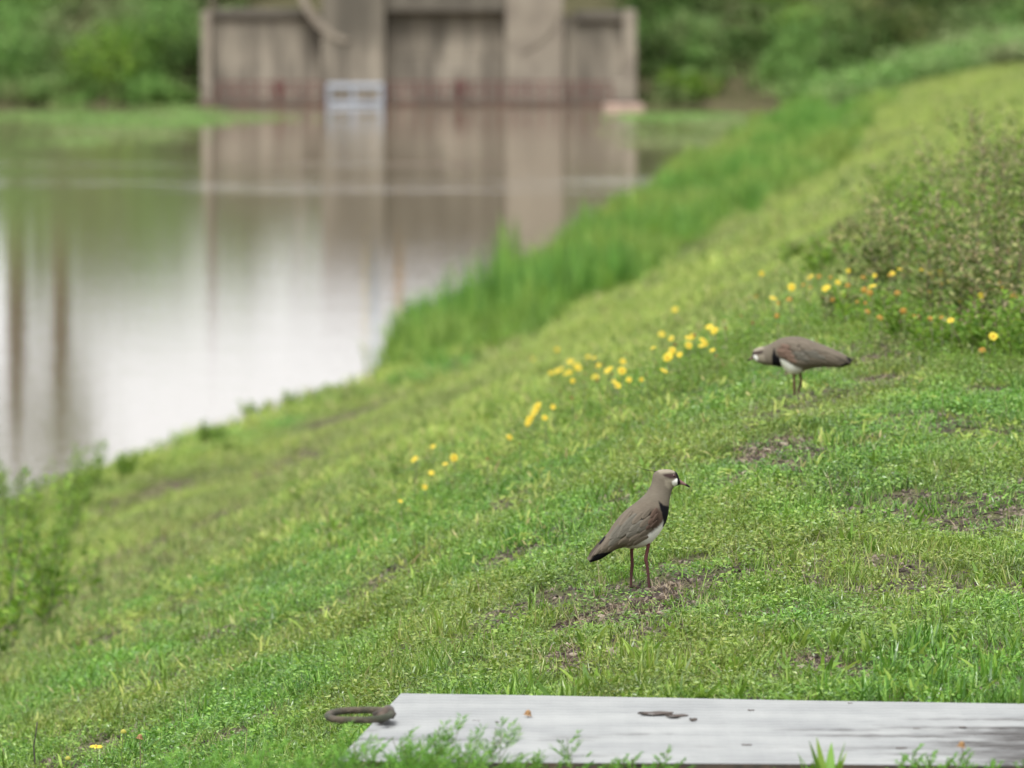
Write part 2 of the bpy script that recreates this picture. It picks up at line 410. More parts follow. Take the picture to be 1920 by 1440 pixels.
def water_mat():
    m, n, l = nt('muddy_water')
    g = n.new("ShaderNodeNewGeometry"); P = g.outputs["Position"]
    mp = n.new("ShaderNodeMapping"); mp.inputs["Scale"].default_value = (1.0, 0.22, 1); l.new(P, mp.inputs[0])
    big = noise(n, l, mp.outputs[0], 0.10, 3)
    r = ramp(n, [(.35, (0.23, 0.185, 0.115)), (.65, (0.28, 0.225, 0.15))]); l.new(big.outputs[0], r.inputs[0])
    p = n.new("ShaderNodeBsdfPrincipled")
    l.new(r.outputs[0], p.inputs["Base Color"])
    p.inputs["IOR"].default_value = 1.33; p.inputs["Roughness"].default_value = 0.02
    sm = noise(n, l, P, 5.0, 3, 0.6); sm2 = noise(n, l, P, 0.9, 2)
    b = n.new("ShaderNodeBump"); b.inputs["Distance"].default_value = 0.0017; b.inputs["Strength"].default_value = 1.0
    # wind ruffled band of small ripples across the pond
    sy = n.new("ShaderNodeSeparateXYZ"); l.new(P, sy.inputs[0])
    d1 = n.new("ShaderNodeMath"); d1.operation = 'SUBTRACT'; l.new(sy.outputs[1], d1.inputs[0]); d1.inputs[1].default_value = 150
    d2 = n.new("ShaderNodeMath"); d2.operation = 'ABSOLUTE'; l.new(d1.outputs[0], d2.inputs[0])
    d3 = n.new("ShaderNodeMapRange"); d3.inputs[1].default_value = 7; d3.inputs[2].default_value = 1; d3.inputs[3].default_value = 0; d3.inputs[4].default_value = 1; l.new(d2.outputs[0], d3.inputs[0])
    mw = n.new("ShaderNodeMapping"); mw.inputs["Scale"].default_value = (.22, .32, 1); l.new(P, mw.inputs[0])
    nw_ = noise(n, l, mw.outputs[0], 1.0, 3)
    e1 = n.new("ShaderNodeMath"); e1.operation = 'SUBTRACT'; l.new(sy.outputs[1], e1.inputs[0]); e1.inputs[1].default_value = 163
    e2 = n.new("ShaderNodeMath"); e2.operation = 'ABSOLUTE'; l.new(e1.outputs[0], e2.inputs[0])
    e3 = n.new("ShaderNodeMapRange"); e3.inputs[1].default_value = 4; e3.inputs[2].default_value = .5; e3.inputs[3].default_value = 0; e3.inputs[4].default_value = .7; l.new(e2.outputs[0], e3.inputs[0])
    e4 = n.new("ShaderNodeMath"); e4.operation = 'MAXIMUM'; l.new(e3.outputs[0], e4.inputs[0]); l.new(d3.outputs[0], e4.inputs[1]); d3 = e4
    d4 = n.new("ShaderNodeMapRange"); d4.inputs[1].default_value = .45; d4.inputs[2].default_value = .62; d4.inputs[3].default_value = 0; d4.inputs[4].default_value = 1; l.new(nw_.outputs[0], d4.inputs[0])
    d5 = n.new("ShaderNodeMath"); d5.operation = 'MULTIPLY'; l.new(d3.outputs[0], d5.inputs[0]); l.new(d4.outputs[0], d5.inputs[1])
    d6 = n.new("ShaderNodeMath"); d6.operation = 'MULTIPLY_ADD'; l.new(d5.outputs[0], d6.inputs[0]); d6.inputs[1].default_value = 7.0; d6.inputs[2].default_value = 1.0
    d7 = n.new("ShaderNodeMath"); d7.operation = 'MULTIPLY'; l.new(d6.outputs[0], d7.inputs[0]); l.new(sm.outputs[0], d7.inputs[1])
    l.new(d7.outputs[0], b.inputs["Height"])
    b2 = n.new("ShaderNodeBump"); b2.inputs["Distance"].default_value = 0.003; b2.inputs["Strength"].default_value = 1.0
    l.new(sm2.outputs[0], b2.inputs["Height"]); l.new(b.outputs[0], b2.inputs["Normal"])
    l.new(b2.outputs[0], p.inputs["Normal"])
    o = n.new("ShaderNodeOutputMaterial"); l.new(p.outputs[0], o.inputs[0])
    return m
M['water'] = water_mat()

# ------------------------------------------------------------------ ground masks
# bare patches: (photo px, photo py, half width m, half depth m, strength)
BARE = [(1445, 845, .16, .55, 1), (1400, 900, .09, .35, .9), (1480, 880, .10, .3, .7), (1180, 1150, .22, .45, .9), (1330, 1140, .14, .3, .7), (1060, 1235, .07, .4, .9),
        (1100, 1185, .10, .3, .7), (1500, 1258, .12, .22, .8), (1610, 1270, .06, .2, .8), (1560, 690, .20, .45, .9),
        (1500, 745, .10, .3, .8), (1640, 715, .12, .3, .7), (1245, 1100, .07, .2, .7), (1420, 800, .06, .25, .7), (1290, 985, .06, .2, .5),
        (1655, 650, .20, .7, .7), (640, 1140, .15, .3, .6), (480, 1120, .12, .3, .5)]
_bare = [(*at(a, b)[:2], c, d, e) for a, b, c, d, e in BARE]
# brown ruts on the blurred bank
RUTS = [(500, 880, .5, 1.6, 1), (890, 680, .35, 3.0, .9), (1030, 590, .3, 2.5, .9), (350, 1010, .5, 2.4, .9), (240, 1080, .5, 1.6, .8), (620, 820, .3, 2.5, .6),
        (740, 740, .5, 2.2, .8), (420, 960, .4, 1.2, .6), (1280, 420, .3, 4, .6), (560, 870, .3, 1.2, .8), (60, 1220, .5, 1, .6), (190, 960, .5, 1.2, .6)]
_ruts = [(*at(a, b)[:2], c * 1.0, d * 1.5, e * .78) for a, b, c, d, e in RUTS + [(300, 930, .3, 1.6, .9), (680, 770, .35, 2.5, .9), (590, 830, .3, 2, .9), (830, 850, .25, 1.4, .7), (900, 700, .5, 2, .8), (130, 1040, .4, 1, .8), (300, 1180, .3, .8, .6), (1150, 520, .3, 3, .6), (970, 640, .2, 2, .6)]]
def bare(x, y):
    r = np.zeros_like(np.asarray(x, float))
    wob = 0.9 * (fbm(np.asarray(x) * 9, np.asarray(y) * 5, 3) - 0.5)
    for cx, cy, a, b, st in _bare + _ruts:
        dx = (x - cx) - BANK * (y - cy)
        d = np.sqrt((dx / a) ** 2 + ((y - cy) / b) ** 2) + wob
        r = np.maximum(r, st * sstep(1.15, 0.6, d))
    return r

# ------------------------------------------------------------------ ground
def axis(segs):
    out = [segs[0][0]]
    for a, b, st in segs:
        n = max(1, int(round((b - a) / st))); out += list(np.linspace(a, b, n + 1)[1:])
    return np.array(out)
gx = axis([(-400, -80, 16), (-80, -24, 2.5), (-24, -10, .5), (-10, -4.5, .14), (-4.5, 3.2, .045), (3.2, 8, .16), (8, 24, .5), (24, 80, 3), (80, 400, 20)])
gy = axis([(-60, 10, 7), (10, 17, .5), (17, 34, .07), (34, 60, .2), (60, 120, .6), (120, 215, 1.2), (215, 245, .45), (245, 300, 5), (300, 900, 50)])
X, Y = np.meshgrid(gx, gy)
Z = height(X, Y)
nx, ny = len(gx), len(gy)
i = np.arange((ny - 1))[:, None] * nx + np.arange(nx - 1)[None]
Q = np.stack([i, i + 1, i + nx + 1, i + nx], -1).reshape(-1, 4)
green = np.clip(1 - 1.3 * bare(X.ravel(), Y.ravel()), 0, 1) * np.clip(0.35 + 0.9 * sstep(-9.2, -8.2, scoord(X.ravel(), Y.ravel())), 0, 1)
green = np.clip(green * (0.45 + 0.4 * sstep(30, 60, Y.ravel())), 0, 1)
g_me = mesh_np("ground", np.stack([X, Y, Z], -1).reshape(-1, 3), Q, True, {"green": green})
link("ground", g_me, M['soil'], kind="structure")

wx = axis([(-200, -20, 20), (-20, 20, 2), (20, 40, 5)]); wy = axis([(-60, 20, 20), (20, 240, 5)])
X2, Y2 = np.meshgrid(wx, wy); n2 = len(wx)
i = np.arange(len(wy) - 1)[:, None] * n2 + np.arange(n2 - 1)[None]
w_me = mesh_np("water", np.stack([X2, Y2, X2 * 0 + WATER], -1).reshape(-1, 3), np.stack([i, i + 1, i + n2 + 1, i + n2], -1).reshape(-1, 4), True)
link("water", w_me, M['water'], kind="structure")

# ------------------------------------------------------------------ ground cover (uncountable): instanced clumps
def scatter(name, protos, P, rot, scl, idx, label=None):
    me = bpy.data.meshes.new(name); me.vertices.add(len(P)); me.vertices.foreach_set("co", np.asarray(P, np.float32).ravel())
    a = me.attributes.new("rot", 'FLOAT_VECTOR', 'POINT'); a.data.foreach_set("vector", np.asarray(rot, np.float32).ravel())
    a = me.attributes.new("scl", 'FLOAT_VECTOR', 'POINT'); a.data.foreach_set("vector", np.asarray(scl, np.float32).ravel())
    a = me.attributes.new("idx", 'INT', 'POINT'); a.data.foreach_set("value", np.asarray(idx, np.int32))
    o = link(name, me, kind="stuff")
    ng = bpy.data.node_groups.new(name, 'GeometryNodeTree')
    ng.interface.new_socket("Geometry", in_out='INPUT', socket_type='NodeSocketGeometry')
    ng.interface.new_socket("Geometry", in_out='OUTPUT', socket_type='NodeSocketGeometry')
    N, Lk = ng.nodes, ng.links
    gi = N.new("NodeGroupInput"); go = N.new("NodeGroupOutput")
    iop = N.new("GeometryNodeInstanceOnPoints"); jg = N.new("GeometryNodeJoinGeometry")
    for pm in protos:
        po = bpy.data.objects.new(name + "_clump", pm)
        oi = N.new("GeometryNodeObjectInfo"); oi.inputs["Object"].default_value = po; oi.inputs["As Instance"].default_value = True
        Lk.new(oi.outputs["Geometry"], jg.inputs[0])
    def na(nm, ty):
        q = N.new("GeometryNodeInputNamedAttribute"); q.data_type = ty; q.inputs[0].default_value = nm; return q.outputs[0]
    e = N.new("FunctionNodeEulerToRotation"); Lk.new(na("rot", 'FLOAT_VECTOR'), e.inputs[0])
    Lk.new(gi.outputs[0], iop.inputs["Points"]); Lk.new(jg.outputs[0], iop.inputs["Instance"])
    iop.inputs["Pick Instance"].default_value = True
    Lk.new(na("idx", 'INT'), iop.inputs["Instance Index"]); Lk.new(e.outputs[0], iop.inputs["Rotation"]); Lk.new(na("scl", 'FLOAT_VECTOR'), iop.inputs["Scale"])
    Lk.new(iop.outputs[0], go.inputs[0])
    md = o.modifiers.new("clumps", 'NODES'); md.node_group = ng
    return o
def proto(name, mat, parts):
    mb = MB()
    for p in parts:
        if p[0] == 'b': mb.add(p[1], Q=p[2], v=p[3])
        else: mb.add(p[1], T=p[2], v=p[3])
    me = mb.mesh(name); me.materials.append(mat); return me
def samp(y0, y1, dens, margin=1.0, r=rng):
    """uniform random ground points over the wedge of ground the photograph (and a step aside) sees"""
    hw = 0.0577
    ymax = hw * y1 + margin
    n = int((y1 - y0) * 2 * ymax * dens)
    x = (r.random(n) * 2 - 1) * ymax; y = y0 + (y1 - y0) * r.random(n)
    k = np.abs(x) < hw * y + margin
    return x[k], y[k]
# plate footprint keeps the lawn off the plate
PZ = -1.775
pBL, pFL = on_z(752, 1297, PZ), on_z(632, 1424, PZ)
pBR, pFR = on_z(1920, 1317, PZ), on_z(1920, 1434, PZ)
def extend(a, b, t): return a + (b - a) * t
pBR = extend(pBL, pBR, 1.22); pFR = extend(pFL, pFR, 1.22)
def in_plate(x, y, g=0.0):
    cs = [(pFL.x - g, pFL.y - g), (pFR.x + g, pFR.y - g), (pBR.x + g, pBR.y + g), (pBL.x - g, pBL.y + g)]
    ok = np.ones_like(x, bool)
    for k in range(4):
        (ax, ay), (bx, by) = cs[k], cs[(k + 1) % 4]
        ok &= ((bx - ax) * (y - ay) - (by - ay) * (x - ax)) > 0
    return ok
def put(name, protos, x, y, smin, smax, tilt=0.15, hs=None, r=rng, sink=0.0):
    n = len(x); z = height(x, y) - sink
    rot = np.stack([(r.random(n) - .5) * 2 * tilt, (r.random(n) - .5) * 2 * tilt, r.random(n) * 6.283], -1)
    s = smin + (smax - smin) * r.random(n)
    h = np.ones(n) if hs is None else hs
    scatter(name, protos, np.stack([x, y, z], -1), rot, np.stack([s, s, s * h], -1), r.integers(0, len(protos), n))

def small_leaves(n, spread, h, L, W, v0=0.2, v1=0.9):
    P = np.stack([rng.normal(0, spread / 2, n), rng.normal(0, spread / 2, n), h * (0.3 + 0.7 * rng.random(n))], -1)
    az = rng.random(n) * 6.283
    D = np.stack([np.cos(az), np.sin(az), 0.1 + 0.5 * rng.random(n)], -1)
    V, T, v = leaves(P, D, L * (0.6 + 0.8 * rng.random(n)), W * (0.6 + .8 * rng.random(n)), v=v0 + (v1 - v0) * rng.random(n))
    return ('l', V, T, v)
def bl(*a, **k): return ('b', *blades(*a, **k))

lawn_p = [
    proto('lawn_clump', M['lawn'], [bl(34, .05, (.016, .042), .0030, .8, 1.4)]),
    proto('lawn_clump', M['lawn'], [bl(24, .05, (.015, .036), .0036, 1.1, 1.0), small_leaves(22, .05, .026, .014, .007)]),
    proto('lawn_clump', M['lawn'], [bl(12, .05, (.018, .045), .0026, .8, 1.6), small_leaves(46, .06, .028, .012, .007)]),
    proto('lawn_clump', M['lawn'], [bl(26, .045, (.02, .055), .0024, .35, 1.2), bl(5, .05, (.03, .06), .002, .9, .8, v0=.9, v1=1)]),
]
# lawn
x, y = samp(18.2, 47, 620, 0.9)
s = scoord(x, y)
b = bare(x, y)
keep = (rng.random(len(x)) > 0.93 * b) & ~in_plate(x, y, .02)
keep &= rng.random(len(x)) < (1 - 0.9 * sstep(33, 47, y)) * (1 - 0.8 * sstep(-2.8, -5.5, s))
cov = fbm(x * 3.1, y * 1.9, 3)
keep &= rng.random(len(x)) < np.clip(0.55 + 3.2 * (cov - .43), .16, 1)
x, y, b = x[keep], y[keep], b[keep]
hh = (0.35 + 1.3 * fbm(x * 2.2 + 5, y * 1.4, 3)) * (1 - .5 * b)
for (fx_, fy_) in ((1205, 1106), (1490, 752)):
    q = at(fx_, fy_); hh = hh * (1 - .45 * sstep(.9, .3, np.hypot((x - q.x) * 4, (y - q.y + .25))))
put('lawn_grass', lawn_p, x, y, .75, 1.35, .25, hh)
print("lawn", len(x))

# dry straw bits lying on bare patches
straw_p = [proto('straw_litter', M['straw'], [bl(9, .05, (.02, .06), .002, 1.45, .1)]), proto('straw_litter', M['brown_stem'], [bl(7, .05, (.01, .04), .003, 1.45, .1)])]
x, y = samp(18.5, 45, 420, .6)
k = (rng.random(len(x)) < 0.08 + bare(x, y)) & ~in_plate(x, y)
put('dry_litter', straw_p, x[k], y[k], .6, 1.2, .1)
def clod(nm, mat, r_):
    mb = MB(); P = np.array([[1, 0, 0], [0, 1, 0], [-1, 0, 0], [0, -1, 0], [0, 0, .8], [0, 0, -.8]]) * r_ * (.7 + .6 * rng.random((6, 1)))
    mb.add(P, T=[[0, 1, 4], [1, 2, 4], [2, 3, 4], [3, 0, 4], [1, 0, 5], [2, 1, 5], [3, 2, 5], [0, 3, 5]]); me = mb.mesh(nm); me.materials.append(mat); return me
M['clod'] = plain('damp_clod', (0.035, 0.026, 0.02), .9, c2=(.07, .052, .04), scale=40)
M['clod2'] = plain('pale_crumb', (0.26, 0.21, 0.165), .9, c2=(.15, .12, .095), scale=40)
clod_p = [clod('crumb', M['clod'], .008), clod('crumb', M['clod'], .012), clod('crumb', M['clod2'], .005), clod('crumb', M['clod2'], .008)]
x, y = samp(18.5, 45, 2600, .6)
k = (rng.random(len(x)) < .04 + 1.0 * bare(x, y) + .5 * sstep(.42, .30, fbm(x * 3.1, y * 1.9, 3))) & ~in_plate(x, y)
put('soil_crumbs', clod_p, x[k], y[k], .5, 1.3, .8)

stalk_p = [proto('standing_stalk', M['straw'], [bl(3, .02, (.05, .12), .0016, .25, .8, seg=4)]), proto('standing_stalk', M['brown_stem'], [bl(2, .02, (.05, .10), .0016, .5, .5, seg=4)])]
x, y = samp(21.6, 40, 9, .6); k = ~in_plate(x, y, .05); put('dry_grass_stalks', stalk_p, x[k], y[k], .6, 1.1, .2)
# broad-bladed tufts
tuft_p = [proto('broad_tuft', M['weed'], [bl(9, .025, (.03, .11), .013, .6, 1.1, seg=4)]),
          proto('broad_tuft', M['weed'], [bl(7, .03, (.03, .08), .012, .95, .8, seg=4)]),
          proto('broad_tuft', M['lawn'], [bl(16, .03, (.05, .12), .005, .35, 1.0, seg=4, v1=.9)])]
x, y = samp(18.4, 45, 16, .8); k = ~in_plate(x, y, .03) & (rng.random(len(x)) < 1.5 * fbm(x * 1.2 + 40, y * 0.8, 2) ** 2 * 1.6)
xs, ys = [x[k]], [y[k]]
# denser row behind the plate
n = 560; t = rng.random(n) * 1.15 - .1; d = .03 + 1.5 * rng.random(n) ** 1.3
kk = rng.random(n) < 3.0 * (fbm(t * 14, d * 3, 3) - .30); t, d = t[kk], d[kk]; n = len(t)
xs.append(pBL.x + (pBR.x - pBL.x) * t + rng.normal(0, .01, n)); ys.append(pBL.y + (pBR.y - pBL.y) * t + d)
n = 60; t = rng.random(n); xs.append(pFL.x + (pBL.x - pFL.x) * t - .04 - .12 * rng.random(n)); ys.append(pFL.y + (pBL.y - pFL.y) * t)
x = np.concatenate(xs); y = np.concatenate(ys)
k = rng.random(len(x)) > .9 * bare(x, y)
for (fx_, fy_) in ((1205, 1106), (1490, 752)):
    q = at(fx_, fy_); k &= np.hypot((x - q.x) * 3, y - q.y + .3) > .9
put('broad_leaved_grass', tuft_p, x[k], y[k], .55, 1.05, .2)

# grass on the bank slope further off
bank_p = [proto('bank_clump', M['bank'], [bl(34, .12, (.02, .06), .007, .8, 1.0)]),
          proto('bank_clump', M['bank'], [bl(26, .12, (.02, .05), .008, .9, .9), small_leaves(14, .12, .035, .03, .018)]),
          proto('bank_clump', M['bank'], [bl(18, .10, (.03, .09), .006, .5, 1.2)])]
x, y = samp(27, 70, 110, 1.6); x2, y2 = samp(70, 225, 16, 2.5)
sc2 = np.concatenate([np.full(len(x), 1.0), np.full(len(x2), 2.0)]); x = np.concatenate([x, x2]); y = np.concatenate([y, y2])
s = scoord(x, y); b = bare(x, y)
k = (s > -9.3) & (rng.random(len(x)) > 1.1 * b) & (rng.random(len(x)) < .15 + .85 * sstep(28, 42, y + 1.6 * np.clip(-3.2 - s, 0, 4))) & (height(x, y) > WATER - .05)
k &= rng.random(len(x)) < .80 + 3.2 * (fbm(s * 1.1, y * .16, 3) - .42)
x, y, s, sc2 = x[k], y[k], s[k], sc2[k]
hh = (.35 + 1.1 * fbm(x * .6 + 3, y * .4, 3)) * (.7 + .3 * sstep(28, 44, y))
n = len(x); rot = np.stack([(rng.random(n) - .5) * .4, (rng.random(n) - .5) * .4, rng.random(n) * 6.283], -1)
ss = sc2 * (.7 + .6 * rng.random(n))
scatter('bank_grass', bank_p, np.stack([x, y, height(x, y)], -1), rot, np.stack([ss, ss, ss * hh], -1), rng.integers(0, 3, n))
print("bank", n)

# tall lush grass along the water
reed_p = [proto('shore_clump', M['reed'], [bl(46, .14, (.22, .50), .014, .22, .9, seg=4)]),
          proto('shore_clump', M['reed'], [bl(38, .16, (.16, .40), .012, .3, 1.1, seg=4)]),
          proto('shore_clump', M['weed'], [bl(26, .16, (.10, .30), .008, .4, 1.2, seg=4), small_leaves(40, .2, .22, .05, .022)])]
n = 16000
y = 36 + (232 - 36) * rng.random(n) ** 1.25; sx = -9.3 + (1.7 + 1.9 * sstep(100, 125, y)) * rng.random(n)
x = sx + BANK * y + np.interp(y, _SHY, _SHD)
s = scoord(x, y); z = height(x, y)
lush = np.interp(y, [36, 52, 66, 80, 87, 108, 120, 140, 180, 232], [.22, .18, .15, .22, 1.35, 1.35, .75, .7, .7, .6])
k = (s > -9.5) & (s < -5.6) & (z > WATER - .1) & (rng.random(n) < (.25 + .75 * lush * (s < np.where(y > 118, -6.3, -7.9))) * np.where(y < 85, .35, np.where(y > 112, np.clip(6 * (fbm(y * .13 + 7, s * .7, 3) - .42), .05, 1), 1))) & (rng.random(n) < 2.6 * fbm(y * .5, s * 2, 2) - .75)
x, y, z, lush = x[k], y[k], z[k], lush[k]
n = len(x); ss = (.7 + .5 * rng.random(n)); hsx = lush * (.05 + 1.8 * fbm(y * .45, x * 1.1, 4))
rot = np.stack([(rng.random(n) - .5) * .3, (rng.random(n) - .5) * .3, rng.random(n) * 6.283], -1)
idx = np.where((lush > .5) & (rng.random(n) < np.where(y > 112, .45, .9)), rng.integers(0, 2, n), 2)
scatter('shore_grass', reed_p, np.stack([x, y, z], -1), rot, np.stack([ss, ss, ss * hsx * 1.15], -1), idx)
print("shore", n)

# far bank cover
far_p = [proto('far_clump', M['far'], [bl(40, .5, (.2, .6), .05, .4, .9), small_leaves(60, .7, .5, .16, .09)]),
         proto('far_clump', M['far'], [small_leaves(110, .8, .6, .15, .10)])]
n = 12000; x = -24 + 52 * rng.random(n); y = 196 + 52 * rng.random(n); z = height(x, y); s = scoord(x, y)
px_ = 960 + F * x / y; py_ = -100 - F * z / y
earth = sstep(1.25, .7, np.hypot((px_ - 1385) / 95, (py_ - 190) / 45) + .5 * (fbm(x, y, 2) - .5))
for (ea, eb, ec, ed) in ((1420, 55, 70, 16), (1640, 160, 60, 14), (1470, 20, 50, 10), (1290, 90, 40, 14)):
    earth = np.maximum(earth, .9 * sstep(1.2, .6, np.hypot((px_ - ea) / ec, (py_ - eb) / ed)))
k = (z > WATER - .12) & ~((np.abs(x + 2.4) < 5.8) & (y < 233)) & (rng.random(n) > .95 * earth) & ((s > -7) | (y > 222 - np.clip((x - 6) * 1.1, 0, 26)))
k &= rng.random(n) < .5 + 1.0 * fbm(x * .4, y * .4, 2)
x, y, z = x[k], y[k], z[k]; n = len(x); ss = .5 + .7 * rng.random(n)
rot = np.stack([(rng.random(n) - .5) * .4, (rng.random(n) - .5) * .4, rng.random(n) * 6.283], -1)
scatter('far_bank_undergrowth', far_p, np.stack([x, y, z], -1), rot, np.stack([ss, ss, ss], -1), rng.integers(0, 2, n))
print("far", n)

float_p = [proto('floating_clump', M['far'], [small_leaves(60, 1.2, .10, .16, .09), bl(14, .5, (.05, .16), .03, .6, .8)])]
n = 3900; x = -16 + 24 * rng.random(n); y = 178 + 47 * rng.random(n); px_ = 960 + F * x / y
k = ((px_ < 545) | (px_ > 1200)) & (rng.random(n) < 1.5 * (fbm(x * .35, y * .10, 3) - .48)) & (height(x, y) < WATER) & ~((px_ > 370) & (y > 212))
x, y = x[k], y[k]; n = len(x); ss = .4 + .6 * rng.random(n)
scatter('floating_water_weed', float_p, np.stack([x, y, np.full(n, WATER)], -1), np.stack([0 * x, 0 * x, rng.random(n) * 6.28], -1), np.stack([ss, ss, ss * .6], -1), np.zeros(n))

# ------------------------------------------------------------------ concrete intake structure on the far shore
DF = 225.0
KP = DF / F
def SX(px): return (px - 960) * KP
def SZ(py): return -(py + 100) * KP * 1.0
st = thing('intake_structure', 'weathered concrete water intake with tall centre tower and wing walls across the water', 'building', (SX(785), DF, WATER))
def spart(name, mat, boxes, bev=0.03):
    mb = MB()
    for (x0, x1, y0, y1, p0, p1) in boxes:      # x px, depth m, top px, bottom px
        mb.box((SX(x0) - SX(785), y0, SZ(p1) - WATER), (SX(x1) - SX(785), y1, SZ(p0) - WATER))
    me = mb.mesh(name); o = link(name, me, M[mat], st)
    bv = o.modifiers.new("b", 'BEVEL'); bv.width = bev; bv.segments = 2
    return o
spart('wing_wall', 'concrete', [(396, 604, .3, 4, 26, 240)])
spart('shaded_coping', 'concrete_dark', [(398, 572, .18, 4.1, 18, 34)])  # dark strip paints the shading along the wall top
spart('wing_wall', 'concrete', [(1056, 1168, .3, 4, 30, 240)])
spart('shaded_coping', 'concrete_dark', [(1078, 1166, .16, 4.1, 22, 40)])  # dark colour paints the shadowed panel at the wall top
spart('end_post', 'concrete_pale', [(378, 396, .1, .6, 20, 240)])
spart('end_post', 'concrete_pale', [(1168, 1193, .1, .7, 18, 240)])
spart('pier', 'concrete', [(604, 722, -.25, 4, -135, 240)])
spart('pier', 'concrete_pale', [(948, 1056, -.1, 4, -135, 240)])
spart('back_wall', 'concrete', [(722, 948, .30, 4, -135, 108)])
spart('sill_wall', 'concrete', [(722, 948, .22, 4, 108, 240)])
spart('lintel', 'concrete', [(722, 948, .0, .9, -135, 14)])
spart('lintel_shadow_band', 'concrete_dark', [(724, 946, -.1, .0, 12, 22)])  # dark strip stands in for the shadow under the lintel
for line, mt_, dp in (([(556, -40), (568, 0), (580, 24), (598, 48), (622, 68), (652, 80)], 'concrete_pale', -.30), ([(984, 98), (1008, 84), (1030, 60), (1044, 28), (1050, -10), (1052, -50)], 'concrete_pale', -.14)):
    P = []
    for (u, w) in line:
        xx = SX(u) - SX(785); zz = SZ(w) - WATER
        P += [(xx - .09, dp, zz), (xx + .10, dp, zz + .08), (xx + .10, .25, zz + .08), (xx - .09, .25, zz)]
    q = [[4 * k + c, 4 * k + (c + 1) % 4, 4 * k + 4 + (c + 1) % 4, 4 * k + 4 + c] for k in range(5) for c in range(4)] + [[3, 2, 1, 0], [20, 21, 22, 23]]
    mb = MB(); mb.add(P, q); link('haunch', mb.mesh('haunch'), M[mt_], st)
spart('platform', 'platform', [(372, 1196, -1.1, .1, 188, 240)])
spart('bollard', 'concrete_pale', [(380, 400, -.6, -.3, 152, 190)])
spart('bollard', 'concrete_pale', [(1150, 1174, -.6, -.3, 150, 190)])

def railing(p0, p1, label, posts, y):
    r = thing('railing', label, 'railing', (SX((p0 + p1) / 2), y, SZ(190)), group='rusty railings along the intake platform')
    def rp(nm, a, b):
        mb = MB(); mb.tube([a, b], .028, 6); link(nm, mb.mesh(nm), M['rust'], r)
    cx = SX((p0 + p1) / 2); h = .50
    for k in range(posts):
        xx = SX(p0 + (p1 - p0) * k / (posts - 1)) - cx; rp('post', (xx, 0, 0), (xx, 0, h))
    for z in (h, h * .55): rp('rail', (SX(p0) - cx, -.03, z), (SX(p1) - cx, -.03, z))
railing(412, 606, 'rusty red railing left of the blue grey frame on the platform', 9, DF - .95)
railing(728, 1146, 'long rusty red railing right of the blue grey frame', 17, DF - .95)
for px_, lab in ((525, 'red valve wheel post on the left half of the platform'), (863, 'red valve wheel post right of the blue grey frame')):
    t = thing('valve_post', lab, 'valve', (SX(px_), DF - .7, SZ(190)), group='red valve posts on the platform')
    mb = MB(); mb.tube([(0, 0, 0), (0, 0, .42)], .06, 8); link('stem', mb.mesh('stem'), M['rust'], t)
    mb = MB(); th = np.linspace(0, 2 * math.pi, 17); mb.tube(np.stack([.13 * np.cos(th), 0 * th - .08, .42 + .13 * np.sin(th)], -1), .03, 6, cap=False)
    mb.tube([(-.13, -.08, .42), (.13, -.08, .42)], .02, 5); link('wheel', mb.mesh('wheel'), M['rust'], t)
fr = thing('steel_trestle', 'blue grey metal frame with three uprights standing at the platform edge', 'frame', (SX(668), DF - 1.3, WATER))
def fp(nm, a, b, rr=.055):
    mb = MB(); mb.tube([a, b], rr, 8); link(nm, mb.mesh(nm), M['bluegrey'], fr)
ht = SZ(160) - WATER
for xx in (-.66, -.05, .66): fp('upright', (xx, 0, -.2), (xx, 0, ht))
fp('top_rail', (-.70, .0, ht), (.70, .0, ht), .075); fp('lower_rail', (-.66, .0, .05), (.66, .0, .05), .06)
lg = thing('stone_ledge', 'flat pinkish slab in the water at the right end of the platform', 'slab', (SX(1165), DF - 4.5, WATER))
mb = MB(); mb.box((-.5, -.6, -.3), (.52, .5, .10)); o = link('slab_body', mb.mesh('slab_body'), plain('pinkish_stone', (.42, .31, .25), .9, c2=(.3, .22, .18), scale=3, bump=.4), lg)
bv = o.modifiers.new("b", 'BEVEL'); bv.width = .06; bv.segments = 3

# tall things above the frame, seen as reflections in the water
def pole(px_, yy, top, rad, mat, label, cat, base=None, name='pole', arm=True):
    X_ = (px_ - 960) * yy / F; zb = float(height(X_, yy)) if base is None else base
    t = thing(name, label, cat, (X_, yy, zb))
    H = WATER + top * KP - zb
    mb = MB(); mb.tube([(0, 0, -.2), (0, 0, H)], [rad, rad * .75], 10); link('shaft', mb.mesh('shaft'), M[mat], t)
    if arm:
        mb = MB(); mb.box((-rad * 3, -.05, H - .35), (rad * 3, .05, H - .25)); link('crossarm', mb.mesh('crossarm'), M[mat], t)
    return t
pole(398, 231, 420, .11, 'pole', 'slender wooden utility pole mirrored as a dark streak in the water', 'pole', name='utility_pole')
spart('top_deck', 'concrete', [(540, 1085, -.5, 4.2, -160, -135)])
tz = SZ(-160)
pole(702, 224.9, 420, .14, 'blue', 'light blue post on the intake tower mirrored in the water', 'post', base=tz, name='painted_post', arm=False)
pole(686, 225.0, 400, .09, 'yellow', 'yellow post beside the blue one on the intake tower', 'post', base=tz, name='painted_post', arm=False)
pole(748, 225.2, 430, .12, 'orange', 'orange post right of the blue one on the intake tower', 'post', base=tz, name='painted_post', arm=False)

